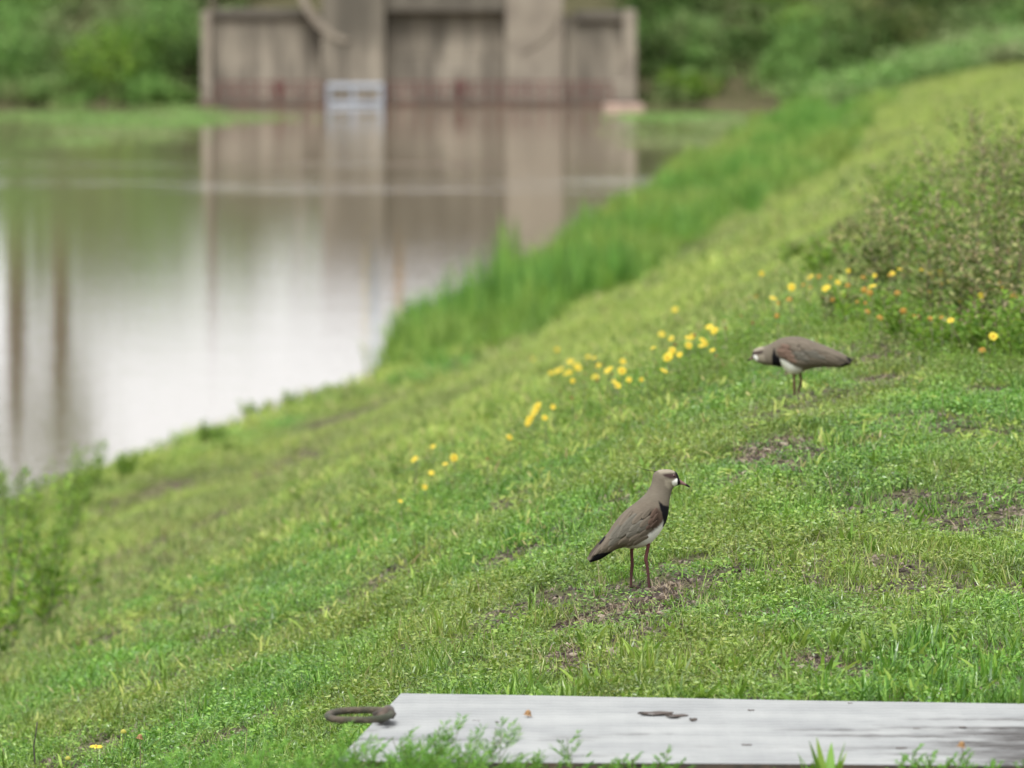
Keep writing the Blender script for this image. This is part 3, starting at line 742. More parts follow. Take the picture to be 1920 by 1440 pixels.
# ------------------------------------------------------------------ trees and bushes on the far bank
def crown_mesh(nm, mat, rx, ry, rz, n, L, W, lobes=9):
    mb = MB()
    cs = [(rng.normal(0, .5, 3) * np.array([rx, ry, rz * .8]), .35 + .35 * rng.random()) for _ in range(lobes)]
    per = n // lobes
    for c, q in cs:
        d = rng.normal(size=(per, 3)); d /= np.linalg.norm(d, axis=1)[:, None]
        rr = (.55 + .45 * rng.random(per))[:, None]
        P = c + d * rr * np.array([rx, ry, rz]) * q * 1.25
        D = d + .6 * rng.normal(size=(per, 3)); D[:, 2] -= .2
        V, T, v = leaves(P, D, L * (.6 + .8 * rng.random(per)), W * (.6 + .8 * rng.random(per)), v=np.clip(rng.random(per) * .8 + .2 * rng.random(), 0, 1))
        mb.add(V, T=T, v=v)
    return mb.mesh(nm)
def bush(px_, py_, w, h, mat, label, n=1500, leaf=.11, yy=None, name='bush', trunk=False, cat='bush', group='bushes on the far bank'):
    if yy is None:
        c = at(px_, py_, lo=60, hi=330)
    else:
        X_ = (px_ - 960) * yy / F; c = Vector((X_, yy, float(height(X_, yy))))
    t = thing(name, label, cat, c, group=group)
    zc = h * .5
    if trunk:
        zc = h * .68
        mb = MB()
        mb.tube([(0, 0, -.3), (.05, 0, h * .3), (-.05, .05, h * .6)], [h * .035, h * .028, h * .015], 8)
        link('trunk', mb.mesh('trunk'), M['bark'], t)
        for a in np.linspace(0, 5, 5):
            mb = MB(); mb.tube([(0, 0, h * (.3 + .04 * a)), (math.cos(a * 1.3) * w * .2, math.sin(a * 1.3) * w * .2, h * .55), (math.cos(a * 1.3) * w * .35, math.sin(a * 1.3) * w * .35, h * .75)], [h * .015, h * .01, h * .005], 6)
            link('branch', mb.mesh('branch'), M['bark'], t)
    else:
        for a in range(4):
            mb = MB(); az = a * 1.6
            mb.tube([(0, 0, -.1), (math.cos(az) * w * .1, math.sin(az) * w * .1, h * .4), (math.cos(az) * w * .25, math.sin(az) * w * .25, h * .8)], [.03, .02, .01], 5)
            link('stem', mb.mesh('stem'), M['bark'], t)
    me = crown_mesh('foliage', None, w / 2, w / 2 * .9, h * (.32 if trunk else .5), n, leaf, leaf * .55)
    o = link('crown' if trunk else 'foliage', me, M[mat], t); o.location = (0, 0, zc)
    return t
bl_specs = [
 (40, 150, 3.2, 1.9, 'far', 'leafy green bush at the water edge far left'),
 (120, 95, 3.0, 1.6, 'far', 'rounded green bush above the far left shore'),
 (215, 160, 3.0, 1.7, 'weed', 'bright green bush at the water between far left and the intake'),
 (300, 110, 2.8, 1.6, 'far', 'green bush just left of the intake wing wall'),
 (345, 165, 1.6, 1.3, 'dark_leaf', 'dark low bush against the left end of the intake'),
 (180, 30, 3.4, 1.6, 'far', 'green bush high on the bank at the top left'),
 (30, 30, 3.0, 1.6, 'weed', 'light green bush in the top left corner'),
 (330, 20, 2.6, 1.3, 'far', 'green bush above the left wing wall'),
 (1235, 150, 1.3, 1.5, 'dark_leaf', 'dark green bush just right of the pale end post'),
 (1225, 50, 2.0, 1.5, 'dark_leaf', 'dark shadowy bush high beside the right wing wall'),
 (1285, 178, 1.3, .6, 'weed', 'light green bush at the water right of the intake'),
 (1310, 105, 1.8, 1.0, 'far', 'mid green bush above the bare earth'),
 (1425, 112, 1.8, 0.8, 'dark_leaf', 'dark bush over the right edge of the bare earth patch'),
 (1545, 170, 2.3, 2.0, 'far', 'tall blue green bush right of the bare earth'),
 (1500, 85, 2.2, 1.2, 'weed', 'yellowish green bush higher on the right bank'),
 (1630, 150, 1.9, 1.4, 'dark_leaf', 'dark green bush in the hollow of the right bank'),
 (1710, 110, 2.2, 1.3, 'olive', 'olive bush right of the dark hollow'),
 (1300, 25, 2.4, .9, 'far', 'green bush at the top edge above the bare earth'),
 (1490, 10, 2.2, .8, 'weed', 'pale green bush at the top edge right of centre'),
 (1640, 50, 2.8, 1.6, 'olive', 'olive green bush left of the dark tree'),
 (1850, 95, 2.4, 1.0, 'far', 'lighter bush below the dark thicket at the top right'),
]
for (a, b, w, h, mt, lab) in bl_specs:
    bush(a, b, w, h, mt, lab, n=1100, leaf=.15)
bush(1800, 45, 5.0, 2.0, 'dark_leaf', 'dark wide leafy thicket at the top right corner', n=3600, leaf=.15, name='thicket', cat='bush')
bush(28, 20, 3.2, 8.6, 'dark_leaf', 'tall thin tree beyond the far left bushes mirrored as a brown streak', n=1700, leaf=.22, yy=236, name='slender_tree', trunk=True, cat='tree', group='trees on the far bank')
bush(110, 20, 2.2, 7.4, 'dark_leaf', 'second slender tree right of the tallest one on the far left bank', n=1100, leaf=.22, yy=235, name='slender_tree', trunk=True, cat='tree', group='trees on the far bank')
bush(250, 0, 3.5, 2.4, 'far', 'round tree above the bank left of the intake', n=1500, leaf=.2, yy=238, name='broadleaf_tree', trunk=True, cat='tree', group='trees on the far bank')
bush(1010, 0, 6, 2.6, 'far', 'wide tree behind the intake tower', n=2600, leaf=.2, yy=240, name='broadleaf_tree', trunk=True, cat='tree', group='trees on the far bank')
bush(1350, 0, 6, 3.2, 'far', 'wide tree on the bank right of the intake', n=2600, leaf=.2, yy=240, name='broadleaf_tree', trunk=True, cat='tree', group='trees on the far bank')

for (a, h, lab) in ((70, 2.6, 'sparse tree between the two slender trees'), (160, 2.0, 'small tree right of the slender trees'), (330, 1.9, 'small tree near the left wing wall'), (470, 1.8, 'small tree behind the left wing wall')):
    bush(a, 0, 1.8, h, 'far', lab, n=700, leaf=.2, yy=237, name='small_tree', trunk=True, cat='tree', group='trees on the far bank')
# ------------------------------------------------------------------ weeds
def weed(c, H, nst, mat, label, spread=.12, leaf=.03, nleaf=26, stem='stem', group=None, name='tall_weed', seedh=False, wr=.35, cat='plant', lean=.35, rad=.0025):
    t = thing(name, label, cat, c, group=group)
    ms, ml, mh = MB(), MB(), MB()
    for k in range(nst):
        az = rng.random() * 6.283; ln = lean * rng.random(); hh = H * (.6 + .4 * rng.random())
        b0 = np.array([math.cos(az), math.sin(az), 0]) * spread * .35 * rng.random()
        tt = np.linspace(0, 1, 6)
        P = b0 + np.stack([math.cos(az) * ln * hh * tt ** 1.5 + .02 * H * np.sin(tt * 7 + k), math.sin(az) * ln * hh * tt ** 1.5, hh * tt - .01], -1)
        ms.tube(P, np.linspace(rad, rad * .35, 6), 5)
        u = .12 + .88 * rng.random(nleaf) ** .8
        Q_ = np.stack([np.interp(u, tt, P[:, j]) for j in range(3)], -1)
        a2 = rng.random(nleaf) * 6.283
        side = np.stack([np.cos(a2), np.sin(a2), .5 + .5 * rng.random(nleaf)], -1)
        offs = side * (np.array([.08, .08, .02]) * H * wr * rng.random((nleaf, 1)) * (1.3 - u[:, None]) * 2)
        sz = leaf * (.5 + .7 * rng.random(nleaf)) * (1.25 - .6 * u)
        V, T, v = leaves(Q_ + offs, side, sz, sz * .45); ml.add(V, T=T, v=v)
        if seedh:
            m = 7; uu = .75 + .27 * rng.random(m); Q2 = np.stack([np.interp(uu, tt, P[:, j]) for j in range(3)], -1) + rng.normal(0, .006, (m, 3))
            V, T, v = leaves(Q2, rng.normal(size=(m, 3)) + [0, 0, 1], .014, .009); mh.add(V, T=T, v=v)
    link('stem', ms.mesh('stem'), M[stem], t)
    link('leaf_mass', ml.mesh('leaf_mass'), M[mat], t, kind='stuff')
    if seedh: link('seed_heads_cluster', mh.mesh('seed_heads_cluster'), M['straw'], t, kind='stuff')
    return t
ORD = ['leftmost'] + [w for w in '''second third fourth fifth sixth seventh eighth ninth tenth eleventh twelfth thirteenth fourteenth fifteenth sixteenth seventeenth eighteenth nineteenth twentieth'''.split()] + [f'{q}th' for q in range(21, 60)]
_unused = ['leftmost', 'second', 'third', 'fourth', 'fifth', 'sixth', 'seventh', 'eighth', 'ninth', 'tenth', 'eleventh', 'twelfth', 'thirteenth', 'fourteenth', 'fifteenth', 'sixteenth', 'seventeenth', 'eighteenth', 'nineteenth', 'twentieth', '21st', '22nd', '23rd', '24th', '25th', '26th', '27th', '28th', '29th', '30th', '31st', '32nd', '33rd', '34th', '35th', '36th']
def nth(k, n): return ('leftmost' if k == 0 else 'rightmost' if k == n - 1 else ORD[k] + ' from left')
# left weeds (blurred)
Lw = sorted([(20, 1190, .75), (60, 1130, .7), (105, 1080, .6), (145, 1010, .55), (30, 1060, .6), (85, 1190, .55), (5, 1250, .6), (125, 1150, .45), (170, 930, .45), (150, 960, .35), (55, 990, .55), (240, 900, .38), (285, 850, .42), (400, 835, .30), (560, 775, .30), (480, 790, .3), (10, 980, .5)])
for k, (a, b, h) in enumerate(Lw):
    weed(at(a, b), h * (.95 if a < 200 else .7), 8, 'weed', f'blurred green weed on the lower left bank, {nth(k, len(Lw))}', spread=.35, leaf=.058, nleaf=32, group='tall weeds on the lower left bank', rad=.004, lean=.5)
# spindly plants midway down the bank
for a, b, h, lab in ((750, 905, .17, 'spindly dark weed left of the lone low yellow flowers'), (925, 800, .20, 'thin grey green weed on the bank left of the flowers'),
                     (560, 960, .16, 'small dark weed in the middle of the lower bank'), (1305, 440, .22, 'dark sprig on the bank above the lush shore grass'), (1548, 300, .30, 'dark upright weed on the upper right bank')):
    weed(at(a, b), h, 4, 'olive' if h > .21 else 'weed', lab, spread=.08, leaf=.03, nleaf=22, rad=.002)
# shrubby weeds at right
Rw = []
r3 = np.random.default_rng(5)
for (a, b, h) in [(1690, 400, .34), (1720, 430, .40), (1790, 460, .5), (1850, 400, .62), (1910, 470, .62), (1900, 400, .65), (1740, 540, .4), (1500, 505, .2), (1560, 520, .28), (1600, 470, .30), (1640, 540, .32), (1680, 500, .42), (1700, 560, .36), (1730, 480, .50), (1750, 600, .34), (1775, 540, .46), (1800, 500, .52), (1810, 620, .34),
                  (1835, 560, .46), (1860, 500, .54), (1870, 620, .38), (1890, 570, .48), (1905, 520, .58), (1915, 640, .34), (1950, 560, .5), (1990, 520, .55), (1940, 660, .3), (1700, 640, .22), (1640, 610, .22),
                  (1840, 670, .22), (1770, 665, .20), (1900, 680, .2), (1585, 600, .18), (1880, 430, .55), (1820, 440, .5), (1760, 430, .42), (1950, 440, .55)]:
    Rw.append((a, b, h))
Rw.sort()
for k, (a, b, h) in enumerate(Rw):
    mt = 'olive' if r3.random() < .5 else 'weed'
    weed(at(a, b), h * (.85 + .5 * r3.random()) * (.7 if a < 1700 else .92), 11, mt, f'twiggy olive brown weed in the scrub on the right, {nth(k, len(Rw))}' if mt == 'olive' else f'greener leafy weed in the scrub on the right, {nth(k, len(Rw))}',
         spread=.36, leaf=.044, nleaf=40, stem='brown_stem', group='scrub on the right', name='scrub_weed', seedh=True, lean=.55, wr=.9, rad=.0022)
for k, (a, b) in enumerate([(1535, 455), (1690, 395), (1600, 470), (1640, 445), (1890, 350)]):
    weed(at(a, b + 30), .16, 4, 'bright_leaf', f'small bright green seedling above the scrub, {nth(k, 5) if k != 1 else "by the tallest twig"}', leaf=.045, nleaf=9, name='green_seedling', wr=.5)

# ------------------------------------------------------------------ flowers
def disc_mesh(r, h, nm):
    mb = MB(); rings = 5; seg = 10
    V = [(0, 0, h)]; 
    for q in range(1, rings + 1):
        t = q / rings
        for s_ in range(seg):
            th = s_ * 2 * math.pi / seg; V.append((r * math.sin(t * math.pi / 1.6) * math.cos(th), r * math.sin(t * math.pi / 1.6) * math.sin(th), h * math.cos(t * math.pi / 1.6)))
    T = [[0, 1 + s_, 1 + (s_ + 1) % seg] for s_ in range(seg)]
    Q_ = [[1 + (q - 1) * seg + s_, 1 + q * seg + s_, 1 + q * seg + (s_ + 1) % seg, 1 + (q - 1) * seg + (s_ + 1) % seg] for q in range(1, rings) for s_ in range(seg)]
    mb.add(V, Q_, T); return mb.mesh(nm, True)
def petal_one(L, W, droop=.15, notch=True):
    V = []; Q_ = []
    for k in range(5):
        t = k / 4; w = W * np.interp(t, [0, .3, .75, 1], [.35, .8, 1, .7]) / 2
        x_ = .004 + L * t; z_ = -.0 + L * (.18 * math.sin(t * 2.2) - droop * t * t)
        V += [(x_, -w, z_ - .0006), (x_, 0, z_ + .0006 + (0 if k < 4 else 0)), (x_, w, z_ - .0006)]
    if notch: V[13] = (V[13][0] - L * .12, 0, V[13][2])
    for k in range(4):
        for c in range(2): Q_.append([3 * k + c, 3 * k + 3 + c, 3 * k + 4 + c, 3 * k + 1 + c])
    return np.array(V), np.array(Q_)
def petals_mesh(n, L, W, nm, droop=.15):
    mb = MB()
    for k in range(n):
        V, Q_ = petal_one(L * (.9 + .2 * random.random()), W, droop + .2 * (random.random() - .3)); a = k * 2 * math.pi / n + random.uniform(-.1, .1)
        c, s_ = math.cos(a), math.sin(a)
        mb.add(np.stack([V[:, 0] * c - V[:, 1] * s_, V[:, 0] * s_ + V[:, 1] * c, V[:, 2]], -1), Q_)
    return mb.mesh(nm)
PET = [petals_mesh(9, .0125, .0075, 'petals') for _ in range(4)]; DISC = disc_mesh(.0048, .003, 'disc'); SEEDM = disc_mesh(.0085, .009, 'seed_head')
for m_ in PET: m_.materials.append(M['petal'])
PETO = [petals_mesh(8, .010, .006, 'petals', .9) for _ in range(2)]
for m_ in PETO: m_.materials.append(M['petal2'])
DISC.materials.append(M['disc']); SEEDM.materials.append(M['seed'])
STEMM = {}
def stem_mesh(h):
    k = round(h, 2)
    if k not in STEMM:
        mb = MB(); t = np.linspace(0, 1, 6)
        mb.tube(np.stack([.01 * np.sin(t * 3) * t, .01 * t * t, k * t], -1), np.linspace(.0016, .001, 6), 5)
        for q in range(7):
            u = .1 + .7 * q / 7; az = q * 2.4
            V, T, v = leaves([[.01 * math.sin(u * 3) * u, .01 * u * u, k * u]], [[math.cos(az), math.sin(az), .5]], .028, .006); mb.add(V, T=T, v=v)
        me = mb.mesh('stem'); me.materials.append(M['stem']); STEMM[k] = (me, np.array([.01 * math.sin(3), .01, k]))
    return STEMM[k]
def flower(px_, py_, kind, label, group, sc_=1.0, hs_=None, name=None):
    h = hs_ or round(random.uniform(.09, .17), 2)
    g = at(px_, py_, dz=h)
    t = thing(name or ('yellow_flower' if kind != 's' else 'seed_flower'), label, 'flower', g, 0.0, group)
    me, tip = stem_mesh(h); link('stem', me, None, t)
    hd = disc = None
    rot = (random.uniform(-.5, .5), random.uniform(-.5, .5), random.uniform(0, 6))
    if kind == 's':
        o = link('seed_head', SEEDM, None, t); o.location = tip; o.rotation_euler = rot; o.scale = (sc_,) * 3
    else:
        o = link('petals', (PET if kind == 'y' else PETO)[random.randrange(4 if kind == 'y' else 2)], None, t); o.location = tip; o.scale = (sc_,) * 3
        # flowers face up and to the open side of the bank
        o.rotation_euler = (random.uniform(.2, 1.4), random.uniform(-.7, .7), 0)
        d = link('disc', DISC, None, o)
    return t
z8 = lambda L_: [(680 + a / 2.595, 460 + b / 2.595) for a, b in L_]
z7 = lambda L_: [(1200 + a / 2.571, b / 2.571) for a, b in L_]
midY = z8([(945, 508), (828, 555), (1010, 568), (1095, 545), (1125, 548), (1050, 600), (915, 622), (945, 612), (965, 602), (985, 625), (1005, 618), (1040, 590), (1020, 660), (925, 788), (1145, 585), (1130, 640), (1205, 598), (1190, 610), (1265, 565), (1260, 612), (1230, 670), (1240, 685), (1220, 662), (1295, 655), (1355, 655), (845, 790), (835, 812), (855, 775), (810, 850), (800, 870), (822, 835), (885, 840), (712, 935)])
hiY = z8([(1465, 612), (1490, 540), (1480, 548), (1505, 515), (1540, 532), (1500, 455), (1462, 437), (1450, 432), (1585, 488), (1585, 450), (1600, 445), (1655, 465), (1665, 480), (1645, 490), (1700, 512), (1675, 405), (1688, 398), (1712, 415), (1705, 422), (1518, 314), (1412, 500)])
loY = z8([(340, 980), (255, 1038), (443, 1035), (400, 1065), (332, 1108), (300, 1180), (182, 1245), (248, 1045)])
midS = z8([(1170, 585), (1080, 628), (1072, 668), (1140, 660), (920, 675), (962, 712), (1015, 745), (850, 755), (1215, 628), (1378, 632), (1350, 585), (1425, 575), (1280, 530), (762, 968), (605, 1040), (430, 1155)])
hiS = z8([(1755, 370), (1765, 405), (1520, 485), (1840, 345), (1720, 540), (1615, 440), (1895, 380)])
rtY = z7([(585, 1320), (820, 1335), (860, 1332), (730, 1388), (900, 1385), (890, 1395), (1130, 1330), (1120, 1380), (1215, 1320), (1200, 1325), (1250, 1300), (1360, 1300), (1785, 1300), (1745, 1390), (1748, 1400), (1450, 1370), (640, 1440), (560, 1430)]) + [(1862, 632), (1905, 590), (1780, 528)]
_r = random.Random(3)
rtY += [(_r.uniform(1450, 1915), _r.uniform(505, 610)) for _ in range(16)]
rtS = [(_r.uniform(1440, 1915), _r.uniform(515, 600)) for _ in range(12)] + z7([(915, 1335), (820, 1385), (1000, 1375), (1075, 1335), (1080, 1395), (980, 1420), (1110, 1410), (1740, 1360), (1800, 1430), (1390, 1400), (1640, 1400)]) + [(1460, 568), (1480, 560), (1840, 655)]
fol_p = [proto('flower_foliage', M['weed'], [small_leaves(46, .12, .11, .026, .008), bl(12, .07, (.05, .13), .003, .35, .6, seg=4)]),
         proto('flower_foliage', M['olive'], [small_leaves(40, .12, .09, .022, .009), bl(10, .07, (.05, .12), .003, .35, .6, seg=4)])]
fx_, fy_ = [], []
for (a, b) in midY + hiY + loY + midS + hiS + rtY + rtS:
    q = at(a, b, dz=.12)
    for _k in range(5): fx_.append(q.x + rng.normal(0, .10)); fy_.append(q.y + rng.normal(0, .35))
fx_, fy_ = np.array(fx_), np.array(fy_)
put('flower_bed_foliage', fol_p, fx_, fy_, .45, .85, .15)
for lst, kind, lab, grp in ((midY, 'y', 'yellow daisy in the large drift left of the crouching bird', 'yellow flowers in the middle drift'),
                            (hiY, 'y', 'yellow daisy in the upper drift nearest the crouching bird', 'yellow flowers in the upper drift'),
                            (loY, 'y', 'yellow daisy standing apart low on the bank', 'yellow flowers low on the bank'),
                            (midS, 's', 'brown faded flower head in the large drift', 'faded flower heads in the middle drift'),
                            (hiS, 's', 'brown faded flower head in the upper drift', 'faded flower heads in the upper drift'),
                            (rtY, 'm', 'golden daisy in front of the scrub on the right', 'flowers in front of the right scrub'),
                            (rtS, 'o', 'dull orange fading daisy before the scrub', 'fading flowers in front of the right scrub')):
    lst = sorted(lst)
    for k, (a, b) in enumerate(lst):
        kd = kind if kind != 'm' else ('y' if k % 3 else 'o')
        flower(a, b, kd, f'{lab}, {nth(k, len(lst))}', grp, random.uniform(.5, 1.0) * (1.1 if kind != 's' else .8))

# ------------------------------------------------------------------ the plate
def plate_mesh():
    nu, nv = 520, 300
    U, Vv = np.meshgrid(np.linspace(0, 1, nu), np.linspace(0, 1, nv))
    a = np.array(pFL); b_ = np.array(pFR); c = np.array(pBR); d = np.array(pBL)
    P = ((1 - U)[..., None] * (1 - Vv)[..., None] * a + U[..., None] * (1 - Vv)[..., None] * b_ + U[..., None] * Vv[..., None] * c + (1 - U)[..., None] * Vv[..., None] * d)
    x_, y_ = P[..., 0], P[..., 1]
    tri = np.abs(((x_ / .065) % 1) - .5) * 2
    ph = (y_ + .06 * x_) / .075 + tri * .22
    rib = np.sin(2 * math.pi * ph)
    edge = sstep(1, .93, Vv) * sstep(0, .006, U) * sstep(1, .994, U) * sstep(0, .01, Vv) * sstep(1, .985, Vv)
    P[..., 2] += .0055 * np.clip(rib, -.3, 1) * edge - .003 * (1 - edge) + .004 * (fbm(x_ * 1.5, y_ * 1.5, 2) - .5)
    top = P.reshape(-1, 3)
    i = np.arange(nv - 1)[:, None] * nu + np.arange(nu - 1)[None]
    Q1 = np.stack([i, i + 1, i + nu + 1, i + nu], -1).reshape(-1, 4)
    loop = np.concatenate([np.arange(nu), np.arange(1, nv) * nu + nu - 1, (nv - 1) * nu + np.arange(nu - 2, -1, -1), np.arange(nv - 2, 0, -1) * nu])
    low = top[loop].copy(); low[:, 2] = PZ - .075
    global RIM
    V = np.vstack([top, low]); nl = len(loop); k = np.arange(nl); k2 = (k + 1) % nl
    Q2 = np.stack([loop[k], nu * nv + k, nu * nv + k2, loop[k2]], -1)
    lp = top[loop].copy(); lp[:, 2] -= .001
    RIM = mesh_np('rim', np.vstack([lp, low]), np.stack([k, nl + k, nl + k2, k2], -1))
    return mesh_np('tread_plate', top, Q1, True)
def plate_mat():
    m, n, l = nt('dull_galvanised_steel')
    g = n.new("ShaderNodeNewGeometry"); P = g.outputs["Position"]
    p = n.new("ShaderNodeBsdfPrincipled"); p.inputs["Metallic"].default_value = .25
    a = noise(n, l, P, 4, 5); mp = n.new("ShaderNodeMapping"); mp.inputs["Scale"].default_value = (2.0, 4.5, 1); l.new(P, mp.inputs[0]); s_ = noise(n, l, mp.outputs[0], 1.6, 6)
    r = ramp(n, [(.3, (.27, .28, .28)), (.7, (.38, .39, .38))]); l.new(a.outputs[0], r.inputs[0])
    # long dark grime streaks towards the right end
    sx = n.new("ShaderNodeSeparateXYZ"); l.new(P, sx.inputs[0])
    mr = n.new("ShaderNodeMapRange"); mr.inputs[1].default_value = .72; mr.inputs[2].default_value = 1.45; mr.inputs[3].default_value = 0; mr.inputs[4].default_value = .58; l.new(sx.outputs[0], mr.inputs[0])
    mr3 = n.new("ShaderNodeMapRange"); mr3.inputs[1].default_value = 20.6; mr3.inputs[2].default_value = 20.1; mr3.inputs[3].default_value = -.42; mr3.inputs[4].default_value = 0; l.new(sx.outputs[1], mr3.inputs[0])
    ad = n.new("ShaderNodeMath"); l.new(mr.outputs[0], ad.inputs[0]); l.new(s_.outputs[0], ad.inputs[1])
    ad2 = n.new("ShaderNodeMath"); l.new(ad.outputs[0], ad2.inputs[0]); l.new(mr3.outputs[0], ad2.inputs[1])
    mr2 = n.new("ShaderNodeMapRange"); mr2.inputs[1].default_value = .56; mr2.inputs[2].default_value = .82; mr2.inputs[4].default_value = .97; l.new(ad2.outputs[0], mr2.inputs[0])
    l.new(mixc(n, l, mr2.outputs[0], r.outputs[0], (.055, .05, .045)), p.inputs["Base Color"])
    p.inputs["Roughness"].default_value = .42
    bn = noise(n, l, P, 60, 3); bp = n.new("ShaderNodeBump"); bp.inputs["Distance"].default_value = .001; bp.inputs["Strength"].default_value = .4
    l.new(bn.outputs[0], bp.inputs["Height"]); l.new(bp.outputs[0], p.inputs["Normal"])
    o = n.new("ShaderNodeOutputMaterial"); l.new(p.outputs[0], o.inputs[0]); return m
pl = thing('metal_hatch', 'pale grey ribbed metal hatch cover lying flat in the grass', 'hatch cover')
link('tread_plate', plate_mesh(), plate_mat(), pl)
M['dark_metal'] = plain('rusty_metal_and_rim_shade', (.045, .04, .033), .6, .3, c2=(.10, .07, .05), scale=40)
link('rim', RIM, M['dark_metal'], pl)  # skirt sides coloured dark for shade and mud below the plate edge
M['rope'] = plain('mossy_old_rod', (.045, .052, .028), .8, c2=(.10, .08, .055), scale=22, bump=.9, bscale=90, thr=(.42, .58))
h0 = on_z(682, 1344, PZ + .02)
hd = link('handle', None, None, pl); 
# the pull handle: elongated loop over the left edge
hx = np.array(h0)
th = np.linspace(0, 2 * math.pi, 49)
loopP = hx + np.stack([.072 * np.sign(np.cos(th)) * np.abs(np.cos(th)) ** .7 - .01, .13 * np.sin(th) * 1.0 + .0, .002 * np.cos(th) + .004], -1)
mb = MB(); mb.tube(loopP, .0082, 10, cap=False); me = mb.mesh('pull_loop', True)
bpy.data.objects.remove(hd); link('pull_loop', me, M['rope'], pl)
mb = MB(); k0 = np.array(on_z(724, 1343, PZ + .018))
mb.tube([k0 + [-.012, -.06, 0], k0 + [0, -.02, .008], k0 + [.004, .03, .008], k0 + [-.008, .07, 0]], [.012, .016, .016, .01], 10)
mb.tube([k0 + [-.03, 0, -.0], k0 + [.0, 0, .012], k0 + [.02, 0, 0]], [.008, .011, .008], 8)
link('hinge_clasp', mb.mesh('hinge_clasp', True), M['dark_metal'], pl)

# litter on the plate
def crumb(px_, py_, L_, W_, H_, label, name='dead_leaf', cat='leaf', mat=None, curl=.5, rz=None):
    c = on_z(px_, py_, PZ + .004); t = MB(); n_ = 9
    V = []; 
    for k in range(n_):
        u = k / (n_ - 1) * 2 - 1; w = W_ * max(.03, 1 - u * u); zz = H_ * (curl * .35 * (u * u + .4 * math.sin(5 * u)))
        V += [(L_ * u, -w, zz + H_ * .25), (L_ * u + L_ * .1 * math.sin(3 * u), -w * .3, zz), (L_ * u, w * .4, zz + .0005), (L_ * u + L_ * .1, w, zz + H_ * .35)]
    Q_ = [[4 * k + q, 4 * k + 4 + q, 4 * k + 5 + q, 4 * k + 1 + q] for k in range(n_ - 1) for q in range(3)]
    t.add(V, Q_); me = t.mesh(name); o = link(name, me, mat or M['dead'], loc=c, label=label, category=cat)
    sd = o.modifiers.new("s", 'SOLIDIFY'); sd.thickness = .0012; o.rotation_euler = (0, 0, random.uniform(-.4, .4) if rz is None else rz); return o
M['dead'] = plain('dead_leaf', (.10, .075, .06), .8, c2=(.05, .04, .035), scale=60)
crumb(1228, 1339, .040, .035, .010, 'curled grey brown leaf lying near the middle of the hatch cover', rz=.15)
crumb(1268, 1343, .026, .03, .008, 'thin curled leaf scrap touching the large leaf on the hatch', rz=-.2)
crumb(1300, 1351, .008, .02, .011, 'small dark clod right of the curled leaf on the hatch', 'soil_clod', 'clod', M['dark_metal'])
for (a, b, L_, lab) in ((893, 1352, .014, 'dark crumb on the left part of the hatch'), (932, 1354, .006, 'tiny black crumb beside the dried flower on hatch'), (933, 1395, .010, 'dark fleck low on the left part of the hatch'),
                        (1805, 1364, .014, 'dark fleck in the stained right end of the hatch'), (1718, 1367, .012, 'pale twig scrap before the stain on the hatch'), (1690, 1403, .020, 'thin dark twig bit near the grime on the hatch'),
                        (1400, 1397, .018, 'grey green scrap in the lower middle of the hatch'), (1594, 1319, .008, 'dark speck at the far edge of the hatch'), (846, 1352, .006, 'small black fleck left on the hatch'), (1408, 1332, .012, 'faint brown scrap right of the clod on the hatch')):
    crumb(a, b, L_ * .6, L_ * .35, .004, lab, 'litter_scrap', 'litter')

# ------------------------------------------------------------------ foreground plants
def feathery(c, H, nst, label, name='feathery_weed', spread=.08, nb=9):
    t = thing(name, label, 'plant', c, group='feathery weeds in front of the hatch')
    ms, ml = MB(), MB()
    for k in range(nst):
        az = rng.random() * 6.283; ln = .5 * rng.random(); hh = H * (.6 + .4 * rng.random()); b0 = np.array([rng.normal() * spread, rng.normal() * spread * 1.5, 0])
        tt = np.linspace(0, 1, 6); P = b0 + np.stack([math.cos(az) * ln * hh * tt ** 1.4, math.sin(az) * ln * hh * tt ** 1.4, hh * tt - .01], -1)
        ms.tube(P, np.linspace(.0016, .0007, 6), 4)
        for q in range(nb):
            u = .2 + .8 * q / nb; base = np.array([np.interp(u, tt, P[:, j]) for j in range(3)]); a2 = q * 2.4 + rng.random()
            L_ = (.035 * (1.2 - .6 * u)) * H / .12
            d = np.array([math.cos(a2), math.sin(a2), .75]); d /= np.linalg.norm(d)
            m = 9; w = np.linspace(.15, 1, m); pts = base + d * (L_ * w)[:, None]
            V, T, v = leaves(np.repeat(pts, 2, 0), np.tile(d, (2 * m, 1)) + .9 * np.stack([np.tile([1, -1], m) * -d[1], np.tile([1, -1], m) * d[0], np.full(2 * m, .15)], -1) + .25 * rng.normal(size=(2 * m, 3)), L_ * .42, .0034)
            ml.add(V, T=T, v=v)
            V, T, v = leaves([base], [d], L_, .003); ml.add(V, T=T, v=v)
    link('stems', ms.mesh('stems'), M['stem'], t, kind='stuff'); link('feather_leaves', ml.mesh('feather_leaves'), M['feather_leaf'], t, kind='stuff')
    return t
def top_h(px_, top, y):
    q = at_y(px_, top, y); return q.z - float(height(q.x, y))
def front(px_, y=19.0):
    X_ = (px_ - 960) * y / F; return Vector((X_, y, float(height(X_, y))))
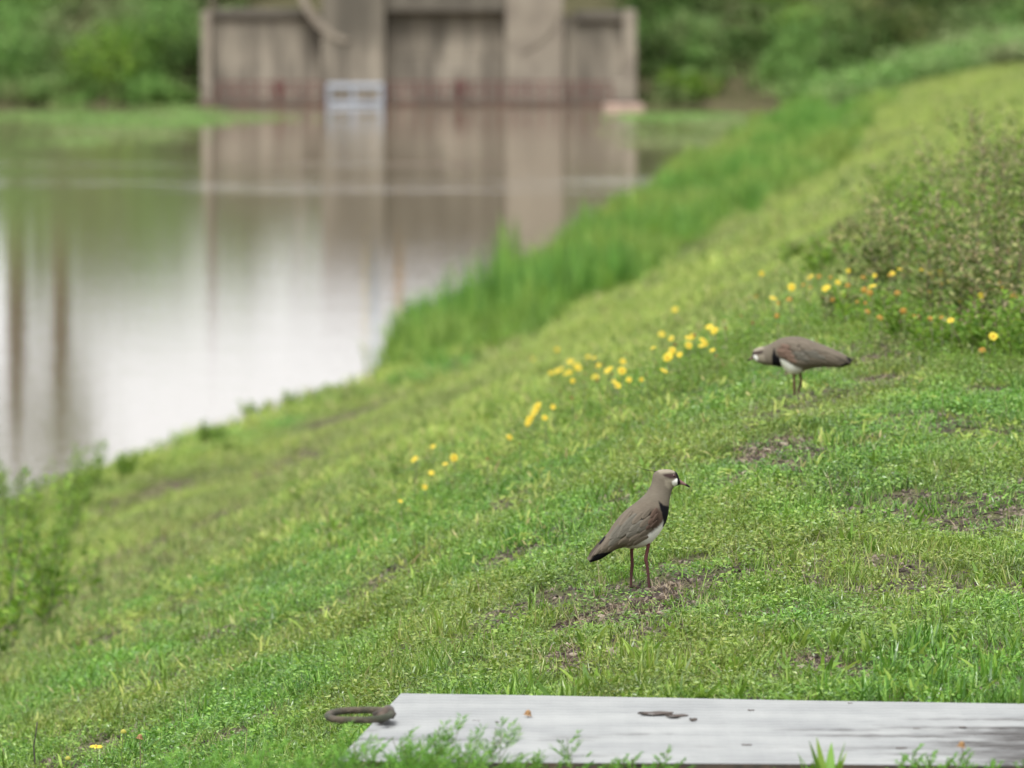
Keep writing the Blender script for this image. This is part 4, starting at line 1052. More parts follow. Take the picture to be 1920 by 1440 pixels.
for px_, y_, H_, ns, lab in ((690, 19.05, 1385, 9, 'feathery green weed overlapping the left corner of the hatch'), (740, 19.1, 1368, 9, 'feathery weed just right of the hatch left corner'),
                             (815, 19.1, 1350, 8, 'tallest feathery weed on the left part of the hatch edge'), (850, 19.15, 1402, 6, 'low feathery weed right of the tallest one'), (600, 19.2, 1412, 8, 'feathery weed left of the hatch corner'),
                             (560, 19.2, 1392, 10, 'feathery weed farther left of the hatch corner'), (480, 19.3, 1388, 10, 'dark feathery weed at the bottom edge left of the hatch'), (1010, 19.1, 1383, 4, 'feathery weed with a golden flower at the hatch front'),
                             (1165, 19.1, 1408, 6, 'feathery weed at the middle of the hatch front edge'), (1190, 19.15, 1404, 5, 'small feathery weed right of the middle one'), (1790, 19.05, 1402, 6, 'feathery weed before the grime stain'), (920, 19.1, 1418, 4, 'small feathery sprig at the hatch front'),
                             (1075, 19.1, 1412, 3, 'tiny feathery sprig between two taller ones'), (400, 19.5, 1400, 8, 'feathery weed at the bottom edge by the small flowers'), (760, 18.8, 1395, 9, 'feathery weed under the handle side of hatch'), (1880, 18.9, 1420, 4, 'feathery sprig at the bottom right corner')):
    feathery(front(px_, y_), top_h(px_, H_, y_) * 1.02, ns * 2, lab)
def broad(px_, y_, H_, n_, label):
    t = thing('broad_leaved_weed', label, 'plant', front(px_, y_), group='broad leaved weeds in front of the hatch')
    for k in range(n_):
        az = k * 2.4 + random.random(); ln = .1 + .45 * random.random()
        mb = MB(); V = []; hh = H_ * random.uniform(.7, 1)
        for q in range(7):
            u = q / 6; w = .013 * math.sin(math.pi * min(1, .12 + u * .9)) ** .8 * (1 if u < .99 else .05)
            r_ = ln * hh * u ** 1.3; cx, cy = math.cos(az) * r_, math.sin(az) * r_
            V += [(cx - math.sin(az) * w, cy + math.cos(az) * w, hh * u + w * .2), (cx, cy, hh * u - w * .25), (cx + math.sin(az) * w, cy - math.cos(az) * w, hh * u + w * .2)]
        mb.add(V, [[3 * q + c, 3 * q + 3 + c, 3 * q + 4 + c, 3 * q + 1 + c] for q in range(6) for c in range(2)], v=random.random())
        link('leaf', mb.mesh('leaf', True), M['bright_leaf'] if k % 2 else M['weed'], t)
broad(1555, 19.0, .175, 7, 'broad pointed leaves rising over the hatch front right of centre')
broad(1425, 19.0, .10, 4, 'low pair of broad leaves at the hatch front')
broad(1520, 19.1, .12, 4, 'small broad leaved sprout left of the tall pointed leaf')

def near_flower(px_, py_, h, kind, label):
    g = at(px_, py_, dz=h)
    t = thing('yellow_flower' if kind == 'y' else 'seed_flower' if kind == 's' else 'flower_bud', label, 'flower', g)
    tt = np.linspace(0, 1, 7); bend = random.uniform(-.01, .01)
    P = np.stack([bend * np.sin(tt * 3), 0 * tt, h * tt], -1)
    mb = MB(); mb.tube(P, np.linspace(.0013, .001, 7), 6); link('stem', mb.mesh('stem', True), M['brown_stem' if kind == 's' else 'stem'], t)
    tip = P[-1]
    if kind == 'y':
        rt = (math.radians(8), math.radians(3), 0)
        for k in range(11):
            V, Q_ = petal_one(.0155, .0075, .10 + .15 * random.random()); a = k * 2 * math.pi / 11; c, s_ = math.cos(a), math.sin(a)
            V = np.stack([V[:, 0] * c - V[:, 1] * s_, V[:, 0] * s_ + V[:, 1] * c, V[:, 2] + .001 * (k % 2)], -1)
            m2 = MB(); m2.add(V, Q_); o = link('petal', m2.mesh('petal', True), M['petal'], t); o.location = tip; o.rotation_euler = rt
        o = link('disc', DISC.copy(), None, t); o.location = tip; o.scale = (1.25, 1.25, 1.2)
    elif kind == 's':
        o = link('seed_head', SEEDM.copy(), None, t); o.location = tip; o.scale = (.85, .85, 1.0); o.rotation_euler = (0, .2, 0)
        o.data.materials.clear(); o.data.materials.append(M['tan_seed'])
        m2 = MB()
        for k in range(12):
            a = k * .52; V, Q_ = petal_one(.011, .0035, .3); V[:, 0] *= .8; V[:, 2] = -V[:, 0] * .9 + .006
            m2.add(np.stack([V[:, 0] * math.cos(a) - V[:, 1] * math.sin(a), V[:, 0] * math.sin(a) + V[:, 1] * math.cos(a), V[:, 2]], -1), Q_)
        o = link('withered_petals', m2.mesh('withered_petals'), M['tan_seed'], t); o.location = tip; o.rotation_euler = (0, .2, 0)
    else:
        o = link('bud', SEEDM.copy(), None, t); o.location = tip; o.scale = (1.0, 1.0, .9); o.data.materials.clear(); o.data.materials.append(M['bud'])
        m2 = MB()
        for k in range(22):
            u = .15 + .8 * k / 22; a = k * 2.4
            V, T, v = leaves([[bend * math.sin(u * 3), 0, h * u]], [[math.cos(a), math.sin(a), .8]], .014, .006); m2.add(V, T=T, v=v)
        link('stem_leaves', m2.mesh('stem_leaves'), M['weed'], t)
    return t
M['tan_seed'] = plain('tan_seed', (.33, .19, .075), .8, c2=(.20, .11, .045), scale=150)
M['bud'] = plain('green_bud', (.30, .34, .05), .7, c2=(.42, .36, .05), scale=200)
near_flower(180, 1400, .11, 'y', 'open yellow daisy near the bottom left corner')
near_flower(262, 1384, .13, 's', 'tan dried flower head right of the open yellow daisy')
near_flower(232, 1374, .14, 'b', 'green bud on a leafy stem between daisy and dried head')
near_flower(128, 1424, .06, 'b', 'small green bud low left of the open daisy')
near_flower(918, 1353, .10, 's', 'dried flower head in front of the left part of hatch')
near_flower(990, 1339, .13, 's', 'slender dried flower head above the golden flower at hatch')
near_flower(1010, 1408, .07, 'y', 'golden flower among feathery leaves at the hatch front')
near_flower(762, 1352, .15, 's', 'dried flower head over the left corner of the hatch')
near_flower(1802, 1398, .10, 's', 'orange brown dried head over the grime stain')
# twigs
def twig(label, P, r0, r1, name='twig'):
    c = Vector(P[0]); mb = MB(); Q_ = np.array([np.array(p) - np.array(c) for p in P]); mb.tube(Q_, np.linspace(r0, r1, len(P)), 6)
    o = link(name, mb.mesh(name, True), M['dark_twig'], loc=c, label=label, category='twig'); return o
M['dark_twig'] = plain('dark_twig', (.035, .028, .03), .8, c2=(.07, .055, .05), scale=60)
g = at(66, 1446); y0 = g.y
twig('dark upright twig at the bottom left corner', [tuple(g - Vector((0, 0, .03))), tuple(at_y(65, 1420, y0)), tuple(at_y(63, 1398, y0)), tuple(at_y(67, 1378, y0)), tuple(at_y(70, 1353, y0))], .003, .002)
g = at(255, 1334); c = at_y(253, 1326, g.y)
o = crumb(253, 1326, .028, .012, .010, 'dark curled leaf standing in grass at lower left', curl=1.2); o.location = c
g = at(1215, 1140)
y0 = g.y - .1
twig('thin dark stalk in the grass below the standing bird', [tuple(at_y(1195, 1148, y0)), tuple(at_y(1180, 1128, y0)), tuple(at_y(1162, 1100, y0))], .0016, .0008, 'dry_stalk')
# pale wood chips and pebbles on the bare patches
chip_spots = [(1148, 1224), (1160, 1231), (1440, 848), (1412, 846), (1470, 838), (1395, 893), (1420, 905), (1075, 1232), (1065, 1215), (1500, 1258), (1240, 1152), (1130, 1160), (1310, 1150), (1490, 852), (1540, 744)]
M['chip'] = plain('pale_chip', (.42, .36, .29), .8, c2=(.3, .24, .18), scale=80)
for k, (a, b) in enumerate(sorted(chip_spots)):
    g = at(a, b); mb = MB(); P = rng.normal(size=(14, 3)); P /= np.linalg.norm(P, axis=1)[:, None]
    import bmesh
    bm = bmesh.new()
    for p in P * np.array([.016, .012, .007]) * (.7 + .8 * rng.random()): bm.verts.new(p)
    bmesh.ops.convex_hull(bm, input=bm.verts); me = bpy.data.meshes.new('pebble'); bm.to_mesh(me); bm.free()
    o = link('pebble', me, M['chip'], loc=g + Vector((0, 0, .006)), label=f'pale pebble on the bare soil patches, {nth(k, len(chip_spots))}', category='pebble', group='pebbles on bare soil')

# ------------------------------------------------------------------ the birds
def catmull(P, n):
    P = np.asarray(P, float); m = len(P); t = np.linspace(0, m - 1, n); i = np.clip(np.floor(t).astype(int), 0, m - 2); f = (t - i)[:, None]
    g = lambda k: P[np.clip(k, 0, m - 1)]
    a, b_, c, d = g(i - 1), g(i), g(i + 1), g(i + 2)
    return .5 * ((2 * b_) + (-a + c) * f + (2 * a - 5 * b_ + 4 * c - d) * f ** 2 + (-a + 3 * b_ - 3 * c + d) * f ** 3)
def pdist(px_, py_, poly):
    poly = np.asarray(poly, float); n = len(poly); ins = np.zeros(len(px_), bool); dm = np.full(len(px_), 1e9)
    for k in range(n):
        a, b_ = poly[k], poly[(k + 1) % n]; e = b_ - a
        t = np.clip(((px_ - a[0]) * e[0] + (py_ - a[1]) * e[1]) / (e @ e + 1e-9), 0, 1)
        dm = np.minimum(dm, np.hypot(px_ - a[0] - t * e[0], py_ - a[1] - t * e[1]))
        c = ((a[1] > py_) != (b_[1] > py_)) & (px_ < (b_[0] - a[0]) * (py_ - a[1]) / (b_[1] - a[1] + 1e-12) + a[0]); ins ^= c
    return np.where(ins, dm, -dm)
M['bird'] = None
def bird_mat():
    m, n, l = nt('plumage')
    a = n.new("ShaderNodeAttribute"); a.attribute_name = "Col"
    tc = n.new("ShaderNodeTexCoord"); mp = n.new("ShaderNodeMapping"); mp.inputs["Rotation"].default_value = (0, .9, 0); mp.inputs["Scale"].default_value = (60, 260, 300); l.new(tc.outputs["Object"], mp.inputs[0])
    ns = noise(n, l, mp.outputs[0], 1.0, 3); n2 = noise(n, l, tc.outputs["Object"], 60, 3)
    mr = n.new("ShaderNodeMapRange"); mr.inputs[3].default_value = .82; mr.inputs[4].default_value = 1.18; l.new(ns.outputs[0], mr.inputs[0])
    mr2 = n.new("ShaderNodeMapRange"); mr2.inputs[3].default_value = .88; mr2.inputs[4].default_value = 1.12; l.new(n2.outputs[0], mr2.inputs[0])
    mu = n.new("ShaderNodeMath"); mu.operation = 'MULTIPLY'; l.new(mr.outputs[0], mu.inputs[0]); l.new(mr2.outputs[0], mu.inputs[1])
    h = n.new("ShaderNodeHueSaturation"); l.new(a.outputs["Color"], h.inputs["Color"]); l.new(mu.outputs[0], h.inputs["Value"])
    p = n.new("ShaderNodeBsdfPrincipled"); p.inputs["Roughness"].default_value = .75; p.inputs["Specular IOR Level"].default_value = .12
    p.inputs["Sheen Weight"].default_value = 0
    l.new(h.outputs[0], p.inputs["Base Color"])
    b_ = n.new("ShaderNodeBump"); b_.inputs["Distance"].default_value = .0008; b_.inputs["Strength"].default_value = .6; l.new(ns.outputs[0], b_.inputs["Height"]); l.new(b_.outputs[0], p.inputs["Normal"])
    o = n.new("ShaderNodeOutputMaterial"); l.new(p.outputs[0], o.inputs[0]); return m
M['bird'] = bird_mat()
M['eye'] = plain('dark_red_eye', (.07, .010, .009), .15, spec=.6)
M['pupil'] = plain('black_pupil', (.005, .005, .005), .1, spec=.8)
BROWN = np.array([.145, .122, .094]); GREYB = np.array([.125, .116, .095]); NECK = np.array([.155, .134, .104]); BLACK = np.array([.005, .005, .007])
WHITE = np.array([.85, .84, .80]); BRONZE = np.array([.075, .050, .038]); PALE = np.array([.30, .265, .205])

def make_bird(name, label, foot_px, k, DV, W, paint, legs, bill, eye, feathers, face, yaw, crest, dist_y, foot_ref, wingpoly=None):
    """DV: dorsal/ventral outline pairs in zoomed photo units, k metres per unit, face +1 looks right"""
    g = on_bird = None
    base = at(*foot_px)
    t = thing(name, label, 'bird', base, yaw)
    fx, fy = foot_ref
    DV = np.array(DV, float); NR, SG = 150, 72
    D = catmull(DV[:, 0], NR); Vn = catmull(DV[:, 1], NR); Wd = catmull(np.array(W, float)[:, None], NR)[:, 0]
    C = (D + Vn) / 2; H = (D - Vn) / 2
    th = np.arange(SG) * 2 * math.pi / SG; ct, st_ = np.cos(th), np.sin(th)
    zx = C[:, None, 0] + H[:, None, 0] * ct; zy = C[:, None, 1] + H[:, None, 1] * ct
    sp = np.sign(st_) * np.abs(st_) ** .85
    lat = Wd[:, None] * sp[None] * (1 + .10 * (-ct[None]) * (1))         # fuller below
    to = lambda a, b_, c: np.stack([(a - fx) * k, c, -(b_ - fy) * k], -1)
    V = to(zx.ravel(), zy.ravel(), -lat.ravel())
    Q_ = (np.arange(NR - 1)[:, None, None] * SG + np.stack([np.arange(SG), (np.arange(SG) + 1) % SG, (np.arange(SG) + 1) % SG + SG, np.arange(SG) + SG], -1)[None]).reshape(-1, 4)
    jit = rng.normal(0, 2.2, (2, NR * SG))
    col = paint(zx.ravel() + jit[0], zy.ravel() + jit[1], np.abs(lat.ravel()), np.tile(ct, NR))
    mb = MB(); c0 = to(C[0, 0], C[0, 1], 0.); c1 = to(C[-1, 0], C[-1, 1], 0.)
    Vall = np.vstack([V, c0, c1]); n0 = NR * SG
    T = [[n0, (q + 1) % SG, q] for q in range(SG)] + [[n0 + 1, (NR - 1) * SG + q, (NR - 1) * SG + (q + 1) % SG] for q in range(SG)]
    mb.add(Vall, Q_, T, c=np.vstack([col, col[:1], col[-1:]]))
    # legs and toes belong to the same body mesh
    for (pts, y_off, rr, foot) in legs:
        P = np.array([[(a - fx) * k, y_off + dy, -(b_ - fy) * k] for a, b_, dy in pts])
        cc = np.array([.12, .045, .042]); n_ = 26; Pc = catmull(P, n_); R_ = catmull(np.array(rr, float)[:, None], n_)[:, 0]
        tcol = np.linspace(0, 1, n_)[:, None]; mb.tube(Pc, R_, 10, c=cc * (1 - tcol) + np.array([.07, .035, .035]) * tcol)
        fpt = Pc[-1]
        for a in (-.5, 0, .5):
            L_ = .030 if a == 0 else .026
            d = np.array([math.cos(a) * face, math.sin(a), 0])
            mb.tube([fpt, fpt + d * L_ * .35 + [0, 0, .004], fpt + d * L_ * .7 + [0, 0, .001], fpt + d * L_ - [0, 0, .003]], [.0028, .0026, .0022, .001], 7, c=np.array([.06, .035, .035]))
        mb.tube([fpt, fpt - np.array([face * .009, 0, -.003])], [.002, .001], 6, c=np.array([.06, .035, .035]))
    link('body', mb.mesh('body', True), M['bird'], t)
    # bill
    (bD, bV) = bill
    bd = catmull(np.array(bD, float), 24); bv_ = catmull(np.array(bV, float), 24); c = (bd + bv_) / 2; hh = (bd - bv_) / 2
    sg = 14; th2 = np.arange(sg) * 2 * math.pi / sg
    wv = np.linspace(.0042, .0012, 24)
    zx2 = c[:, None, 0] + hh[:, None, 0] * np.cos(th2); zy2 = c[:, None, 1] + hh[:, None, 1] * np.cos(th2)
    V2 = to(zx2.ravel(), zy2.ravel(), -(wv[:, None] * np.sin(th2)).ravel())
    Q2 = (np.arange(23)[:, None, None] * sg + np.stack([np.arange(sg), (np.arange(sg) + 1) % sg, (np.arange(sg) + 1) % sg + sg, np.arange(sg) + sg], -1)[None]).reshape(-1, 4)
    u = np.repeat(np.linspace(0, 1, 24), sg)[:, None]; u = sstep(.42, .62, u)
    V2 = np.vstack([V2, to(c[-1, 0], c[-1, 1], 0.)]); col2 = np.vstack([np.array([.20, .115, .11]) * (1 - u) + np.array([.012, .010, .012]) * u, [[.012, .01, .012]]])
    m2 = MB(); m2.add(V2, Q2, [[23 * sg + q, 23 * sg + (q + 1) % sg, 24 * sg] for q in range(sg)], c=col2)
    bo = link('bill', m2.mesh('bill', True), M['bird'], t)
    # surface half width at a 2D point
    sx_, sy_, sl = zx.ravel(), zy.ravel(), lat.ravel(); kk = sl > 0; sx_, sy_, sl = sx_[kk], sy_[kk], sl[kk]
    def latat(a, b_):
        a = np.atleast_1d(a).astype(float); b_ = np.atleast_1d(b_).astype(float); out = np.empty(len(a))
        for q in range(len(a)):
            d2 = (sx_ - a[q]) ** 2 + (sy_ - b_[q]) ** 2; idx = np.argpartition(d2, 10)[:10]; w = 1 / (d2[idx] + 9); out[q] = (sl[idx] * w).sum() / w.sum()
        return out
    # wings: overlapping feathers wrapped over the flank
    for side in (1, -1):
        m3 = MB()
        for (x0, y0, x1, y1, wd, lay, fc, bend) in feathers:
            ns_, nw = 14, 7; s_ = np.linspace(0, 1, ns_); d = np.array([x1 - x0, y1 - y0], float); L_ = np.hypot(*d); d /= L_; nrm = np.array([-d[1], d[0]])
            prof = np.interp(s_, [0, .15, .5, .85, .95, 1], [.45, .8, 1, .8, .45, .08])
            cxp = x0 + d[0] * L_ * s_ + nrm[0] * bend * np.sin(s_ * 3.1416); cyp = y0 + d[1] * L_ * s_ + nrm[1] * bend * np.sin(s_ * 3.1416)
            e = np.linspace(-1, 1, nw)
            A = cxp[:, None] + nrm[0] * e[None] * wd * prof[:, None]; B = cyp[:, None] + nrm[1] * e[None] * wd * prof[:, None]
            lt = latat(A.ravel(), B.ravel()).reshape(A.shape)
            off = .0012 + lay * .0009 + .0022 * s_[:, None] * np.ones(nw)[None] - .0012 * np.abs(e)[None] ** 2
            lt = lt + off
            Vf = to(A.ravel(), B.ravel(), -side * lt.ravel())
            Qf = (np.arange(ns_ - 1)[:, None, None] * nw + np.stack([np.arange(nw - 1), np.arange(nw - 1) + 1, np.arange(nw - 1) + 1 + nw, np.arange(nw - 1) + nw], -1)[None]).reshape(-1, 4)
            jitc = .94 + .12 * rng.random()
            cf = np.broadcast_to(np.array(fc), (ns_ * nw, 3)) * jitc
            ee = np.tile(np.abs(e), ns_)[:, None]; ss_ = np.repeat(s_, nw)[:, None]
            edge = np.clip(sstep(.65, 1, ee) + sstep(.85, 1, ss_), 0, 1)
            cf = cf * (1 + .30 * edge); shaft = sstep(.22, 0, ee); cf = cf * (1 - .28 * shaft)
            m3.add(Vf, Qf, c=cf)
        o = link('wing', m3.mesh('wing', True), M['bird'], t)
    # eyes
    for side in (1, -1):
        ex, ey, er = eye; l0 = latat(ex, ey)[0]
        def ball(r_, nm, mat, par, loc, fl):
            P = []; sg2 = 14; 
            mm = MB(); Vv = [(0, 0, r_)]
            for q in range(1, 9):
                a = math.pi * q / 9
                for w in range(sg2): Vv.append((r_ * math.sin(a) * math.cos(w * 2 * math.pi / sg2), r_ * math.sin(a) * math.sin(w * 2 * math.pi / sg2) , r_ * math.cos(a)))
            Vv.append((0, 0, -r_)); T_ = [[0, 1 + w, 1 + (w + 1) % sg2] for w in range(sg2)] + [[113, 99 + (w + 1) % sg2, 99 + w] for w in range(sg2)]
            Qq = [[1 + q * sg2 + w, 1 + (q + 1) * sg2 + w, 1 + (q + 1) * sg2 + (w + 1) % sg2, 1 + q * sg2 + (w + 1) % sg2] for q in range(7) for w in range(sg2)]
            Vv = np.array(Vv) * np.array([1, fl, 1]); mm.add(Vv, Qq, T_); oo = link(nm, mm.mesh(nm, True), mat, par); oo.location = loc; return oo
        p_ = to(ex, ey, -side * (l0 - .0008))
        eo = ball(er, 'eye', M['eye'], t, p_, .55)
        ball(er * .55, 'pupil', M['pupil'], eo, (0, -side * er * .38, 0), .45)
    if crest:
        m4 = MB(); P = catmull(np.array([[(a - fx) * k, 0., -(b_ - fy) * k] for a, b_ in crest]), 16); m4.tube(P, np.linspace(.0013, .0004, 16), 6, c=np.array([.03, .026, .024])); link('crest_feather', m4.mesh('crest_feather'), M['bird'], t)
    return t

def blend(c, tgt, w): return c * (1 - w[:, None]) + np.asarray(tgt) * w[:, None]
# --- standing bird (looks right)
DV1 = [((172, 985), (205, 1025)), ((235, 903), (305, 990)), ((300, 820), (385, 940)), ((368, 745), (445, 903)), ((428, 655), (515, 882)), ((490, 578), (590, 893)), ((560, 513), (668, 884)), ((630, 462), (748, 858)),
       ((690, 410), (828, 782)), ((733, 366), (890, 692)), ((760, 322), (925, 610)), ((776, 282), (941, 520)), ((786, 240), (948, 440)), ((791, 206), (962, 372)), ((808, 178), (982, 322)), ((852, 157), (1006, 308)),
       ((912, 150), (1022, 302)), ((968, 158), (1036, 296)), ((1008, 178), (1044, 288)), ((1026, 205), (1048, 280)), ((1036, 236), (1047, 272))]
W1 = [.010, .017, .025, .033, .040, .045, .048, .049, .047, .043, .037, .030, .0245, .0225, .0225, .0225, .0215, .0180, .0130, .0095, .005]
def paint1(a, b, lat, ct):
    n = len(a); c = np.tile(BROWN, (n, 1)).astype(float)
    c = blend(c, NECK, sstep(480, 400, b)); c = blend(c, GREYB, sstep(-10, 60, pdist(a, b, [(560, 560), (720, 560), (740, 700), (640, 740), (520, 700)])) * .8)
    c = blend(c, PALE, sstep(-14, 14, pdist(a, b, [(900, 245), (985, 245), (985, 305), (940, 330), (900, 300)])) * .75)
    c = blend(c, WHITE, sstep(-9, 9, pdist(a, b, [(890, 612), (915, 700), (830, 800), (760, 900), (590, 930), (480, 910), (520, 866), (600, 852), (695, 795), (758, 732), (828, 684)])) * np.interp(a, [500, 620, 760, 830], [.35, .5, .85, 1]))
    c = blend(c, BRONZE, sstep(-26, 26, pdist(a, b, [(775, 520), (845, 510), (880, 570), (882, 640), (830, 690), (770, 725), (735, 650)])))
    c = blend(c, BLACK, sstep(-7, 7, pdist(a, b, [(838, 440), (885, 478), (930, 496), (975, 500), (960, 640), (902, 706), (878, 680), (884, 625), (868, 560), (852, 505)])))
    c = blend(c, BLACK, sstep(-6, 6, pdist(a, b, [(195, 1005), (240, 955), (300, 930), (400, 915), (390, 985), (300, 1045), (205, 1050)])))
    c = blend(c, WHITE, sstep(-5, 5, pdist(a, b, [(190, 1018), (300, 1030), (300, 1060), (190, 1060)])))
    # head: pale brow, dark eye stripe, white face, black mask line
    c = blend(c, PALE, sstep(-8, 8, pdist(a, b, [(820, 150), (1005, 150), (1010, 180), (930, 178), (850, 186)])) * .85)
    c = blend(c, [.045, .028, .026], sstep(-9, 9, pdist(a, b, [(880, 196), (950, 188), (1018, 186), (1022, 232), (960, 236), (900, 218)])))
    c = blend(c, WHITE, sstep(-6, 6, pdist(a, b, [(966, 262), (1000, 238), (1032, 230), (1030, 300), (990, 312), (970, 292)])))
    c = blend(c, BLACK, sstep(-4, 5, pdist(a, b, [(990, 160), (1032, 168), (1060, 235), (1066, 292), (1030, 320), (996, 314), (1016, 290), (1017, 240), (1002, 200)])))
    return np.clip(c, 0, 1)
fe1 = []
# lesser coverts (bronze shoulder), greater coverts, tertials, primaries: start xy -> end xy, width, layer
for (x0, y0, x1, y1, w, l_, c_, bd) in [
    (330, 800, 188, 970, 13, 0, (.09, .075, .06), 4), (355, 800, 212, 968, 14, 1, (.13, .105, .085), 3), (395, 770, 240, 950, 17, 2, BROWN, 2), (345, 775, 285, 850, 7, 4, BLACK * 2, 0),
    (470, 770, 300, 915, 22, 1, BROWN, 4), (520, 790, 365, 905, 22, 2, BROWN * 1.03, 8), (500, 700, 300, 900, 28, 3, BROWN * 1.05, 6), (560, 690, 370, 860, 30, 4, GREYB, 8), (540, 610, 380, 800, 28, 5, GREYB, 4),
    (620, 800, 470, 880, 22, 1, BROWN * 1.05, 8), (690, 800, 540, 868, 22, 1, BROWN * 1.02, 10), (740, 770, 600, 855, 24, 2, BROWN, 12), (640, 740, 460, 850, 28, 3, BROWN, 8), (715, 735, 560, 815, 28, 4, BROWN * .97, 8),
    (620, 650, 450, 780, 30, 5, GREYB, 6), (690, 690, 530, 770, 28, 6, GREYB * .97, 6), (630, 560, 480, 720, 28, 6, GREYB * 1.03, 4), (700, 620, 560, 720, 28, 7, GREYB, 4), (590, 520, 470, 670, 22, 6, BROWN, 2),
    (775, 692, 655, 762, 20, 6, BROWN * .8, 8), (760, 650, 630, 720, 26, 8, GREYB * .85, 4), (700, 540, 590, 650, 26, 8, BROWN * .95, 2), (770, 580, 660, 680, 26, 9, BROWN * .85, 2), (820, 635, 715, 700, 20, 9, BRONZE, 4),
    (760, 510, 680, 600, 22, 10, BROWN * .85, 0), (830, 560, 740, 650, 24, 11, BRONZE * 1.15, 2), (828, 620, 760, 685, 14, 11, BRONZE * .9, 2), (822, 505, 760, 590, 18, 12, BRONZE * 1.3, 0), (832, 550, 780, 625, 13, 13, BRONZE * 1.1, 0)]:
    fe1.append((x0, y0, x1, y1, w, l_ * .6, np.array(c_, float), bd))
legs1 = [([(600, 870, 0), (596, 930, 0), (600, 1020, 0), (600, 1060, 0), (592, 1150, 0), (590, 1262, 0)], .018, [.0060, .0048, .0046, .0052, .0041, .0040], None),
         ([(745, 840, 0), (740, 890, 0), (722, 985, 0), (732, 1030, 0), (744, 1130, 0), (758, 1290, 0)], -.018, [.0066, .0050, .0054, .0048, .0041, .0040], None)]
bill1 = ([(1034, 236), (1060, 258), (1095, 282), (1125, 300), (1141, 316)], [(1036, 296), (1062, 296), (1095, 306), (1120, 318), (1138, 321)])
make_bird('standing_lapwing', 'grey brown wader with black breast standing upright in the grass and looking right', (1205, 1106), .000296, DV1, W1, paint1, legs1, bill1, (985, 211, .0044), fe1, 1, math.radians(2),
          [(822, 172), (790, 168), (740, 158), (690, 146), (650, 128), (632, 118)], None, (696, 1276))

# --- crouching bird (looks left)
DV2 = [((1585, 500), (1560, 560)), ((1500, 440), (1440, 596)), ((1420, 398), (1310, 602)), ((1290, 338), (1180, 596)), ((1160, 286), (1060, 612)), ((1040, 243), (950, 645)), ((935, 207), (860, 688)), ((835, 191), (775, 690)), ((735, 195), (705, 645)),
       ((645, 214), (655, 606)), ((565, 250), (590, 592)), ((498, 290), (530, 586)), ((440, 316), (462, 575)), ((380, 330), (398, 562)), ((325, 345), (345, 545)), ((286, 368), (308, 525)), ((266, 398), (282, 506)), ((258, 432), (266, 490)), ((256, 455), (260, 482))]
W2 = [.010, .018, .028, .036, .043, .048, .050, .049, .046, .042, .036, .030, .0255, .0235, .0225, .0205, .0160, .010, .004]
def paint2(a, b, lat, ct):
    n = len(a); c = np.tile(BROWN, (n, 1)).astype(float)
    c = blend(c, NECK, sstep(560, 480, a)); c = blend(c, GREYB, sstep(-10, 60, pdist(a, b, [(840, 320), (1000, 320), (1050, 470), (900, 520), (820, 440)])) * .8)
    c = blend(c, WHITE, sstep(-8, 8, pdist(a, b, [(635, 478), (700, 500), (790, 555), (860, 600), (925, 612), (930, 720), (720, 720), (665, 600)])) * np.interp(a, [760, 900], [1, .7]))
    c = blend(c, BRONZE * 1.6, sstep(-30, 30, pdist(a, b, [(600, 330), (720, 300), (790, 360), (760, 440), (650, 440), (600, 400)])) * .9)
    c = blend(c, BLACK, sstep(-7, 7, pdist(a, b, [(555, 335), (580, 420), (630, 470), (660, 600), (700, 660), (600, 620), (535, 600), (525, 450)])))
    c = blend(c, BLACK, sstep(-6, 6, pdist(a, b, [(1480, 470), (1545, 455), (1600, 500), (1560, 575), (1500, 600), (1400, 590), (1440, 560), (1500, 545), (1490, 500)])))
    c = blend(c, PALE, sstep(-8, 8, pdist(a, b, [(255, 360), (320, 335), (400, 320), (420, 350), (330, 385), (265, 400)])) * .9)
    c = blend(c, PALE, sstep(-12, 12, pdist(a, b, [(330, 440), (420, 430), (440, 530), (340, 540)])) * .7)
    c = blend(c, [.05, .035, .03], sstep(-8, 8, pdist(a, b, [(255, 400), (330, 385), (400, 375), (400, 415), (330, 432), (258, 432)])))
    c = blend(c, WHITE, sstep(-6, 6, pdist(a, b, [(276, 442), (318, 438), (342, 480), (330, 522), (285, 505)])))
    c = blend(c, BLACK, sstep(-5, 6, pdist(a, b, [(250, 395), (278, 400), (276, 450), (290, 510), (320, 540), (290, 540), (250, 500)])))
    return np.clip(c, 0, 1)
fe2 = []
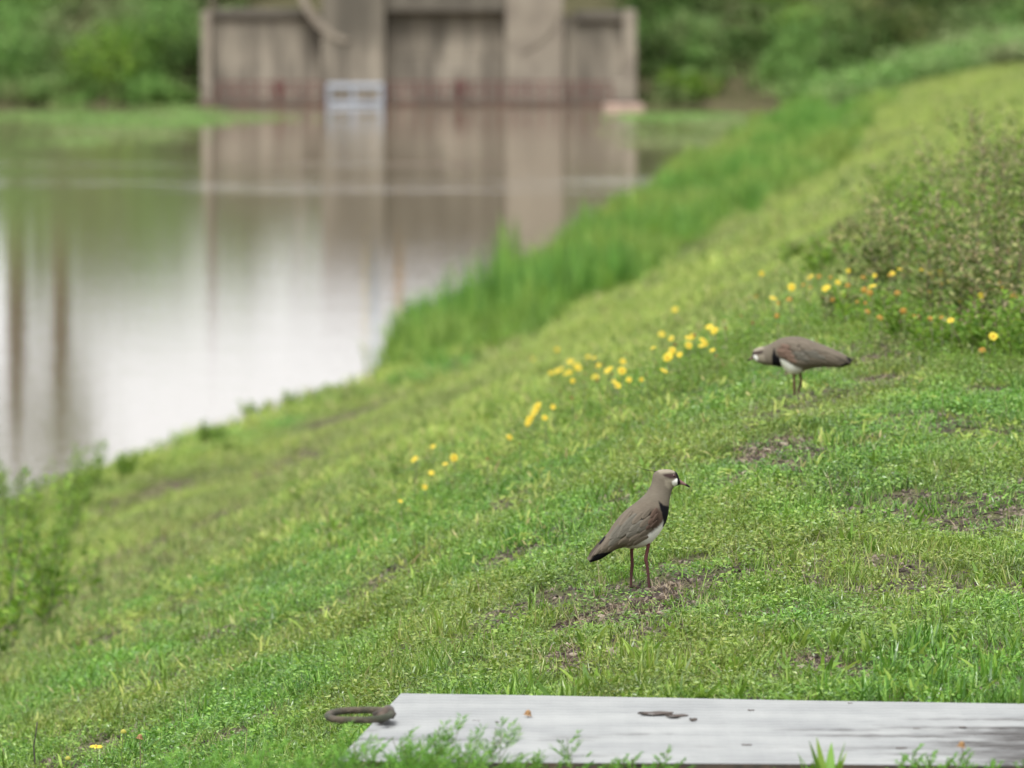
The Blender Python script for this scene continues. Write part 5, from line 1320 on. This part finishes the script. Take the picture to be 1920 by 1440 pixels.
for (x0, y0, x1, y1, w, l_, c_, bd) in [
    (1300, 440, 1575, 545, 16, 0, (.10, .085, .07), -4), (1280, 410, 1530, 500, 20, 1, BROWN, -4), (1200, 480, 1440, 575, 26, 1, BROWN * .97, -6), (1180, 420, 1420, 520, 30, 2, BROWN, -6), (1160, 370, 1400, 450, 28, 3, BROWN * 1.04, -4), (1080, 350, 1280, 400, 26, 4, BROWN, -2),
    (1000, 540, 1220, 585, 26, 2, BROWN * .95, -6), (1040, 490, 1260, 545, 30, 3, BROWN, -6), (1020, 430, 1240, 480, 32, 5, GREYB, -4), (960, 380, 1150, 420, 30, 6, GREYB * .95, -3), (900, 320, 1080, 360, 30, 6, BROWN, 0), (860, 260, 1030, 310, 28, 7, BROWN * 1.04, 0),
    (830, 520, 1010, 570, 30, 6, BROWN * .9, -8), (860, 460, 1030, 510, 30, 7, GREYB * .9, -4), (820, 400, 960, 440, 30, 8, GREYB * .95, -2), (780, 330, 920, 370, 30, 9, BROWN, 0), (730, 260, 880, 300, 30, 9, BROWN * 1.05, 0),
    (700, 470, 860, 530, 26, 8, BRONZE * 2.1, -8), (700, 420, 830, 460, 26, 10, BRONZE * 2.2, -3), (650, 360, 790, 400, 28, 11, BRONZE * 2.1, 0), (650, 300, 770, 330, 26, 11, BRONZE * 2.1, 0), (620, 430, 740, 465, 20, 12, BRONZE * 1.45, -3), (600, 370, 700, 400, 22, 13, BRONZE * 2.1, 0)]:
    fe2.append((x0, y0, x1, y1, w, l_ * .6, np.array(c_, float), bd))
legs2 = [([(818, 660, 0), (814, 760, 0), (822, 870, 0), (822, 930, 0), (815, 1060, .0)], -.014, [.0052, .0042, .004, .0036, .0034], None),
         ([(885, 660, 0), (900, 740, 0), (903, 790, 0), (866, 930, 0), (832, 1050, 0)], .016, [.0052, .0046, .0046, .0036, .0034], None)]
bill2 = ([(262, 452), (240, 470), (212, 492), (188, 512)], [(266, 496), (244, 505), (218, 520), (190, 524)])
make_bird('crouching_lapwing', 'grey brown wader leaning forward with lowered head, facing left near the scrub', (1490, 752), .000258, DV2, W2, paint2, legs2, bill2, (300, 412, .0040), fe2, -1, math.radians(-5), None, None, (822, 1045))
print("objects", len(bpy.data.objects))
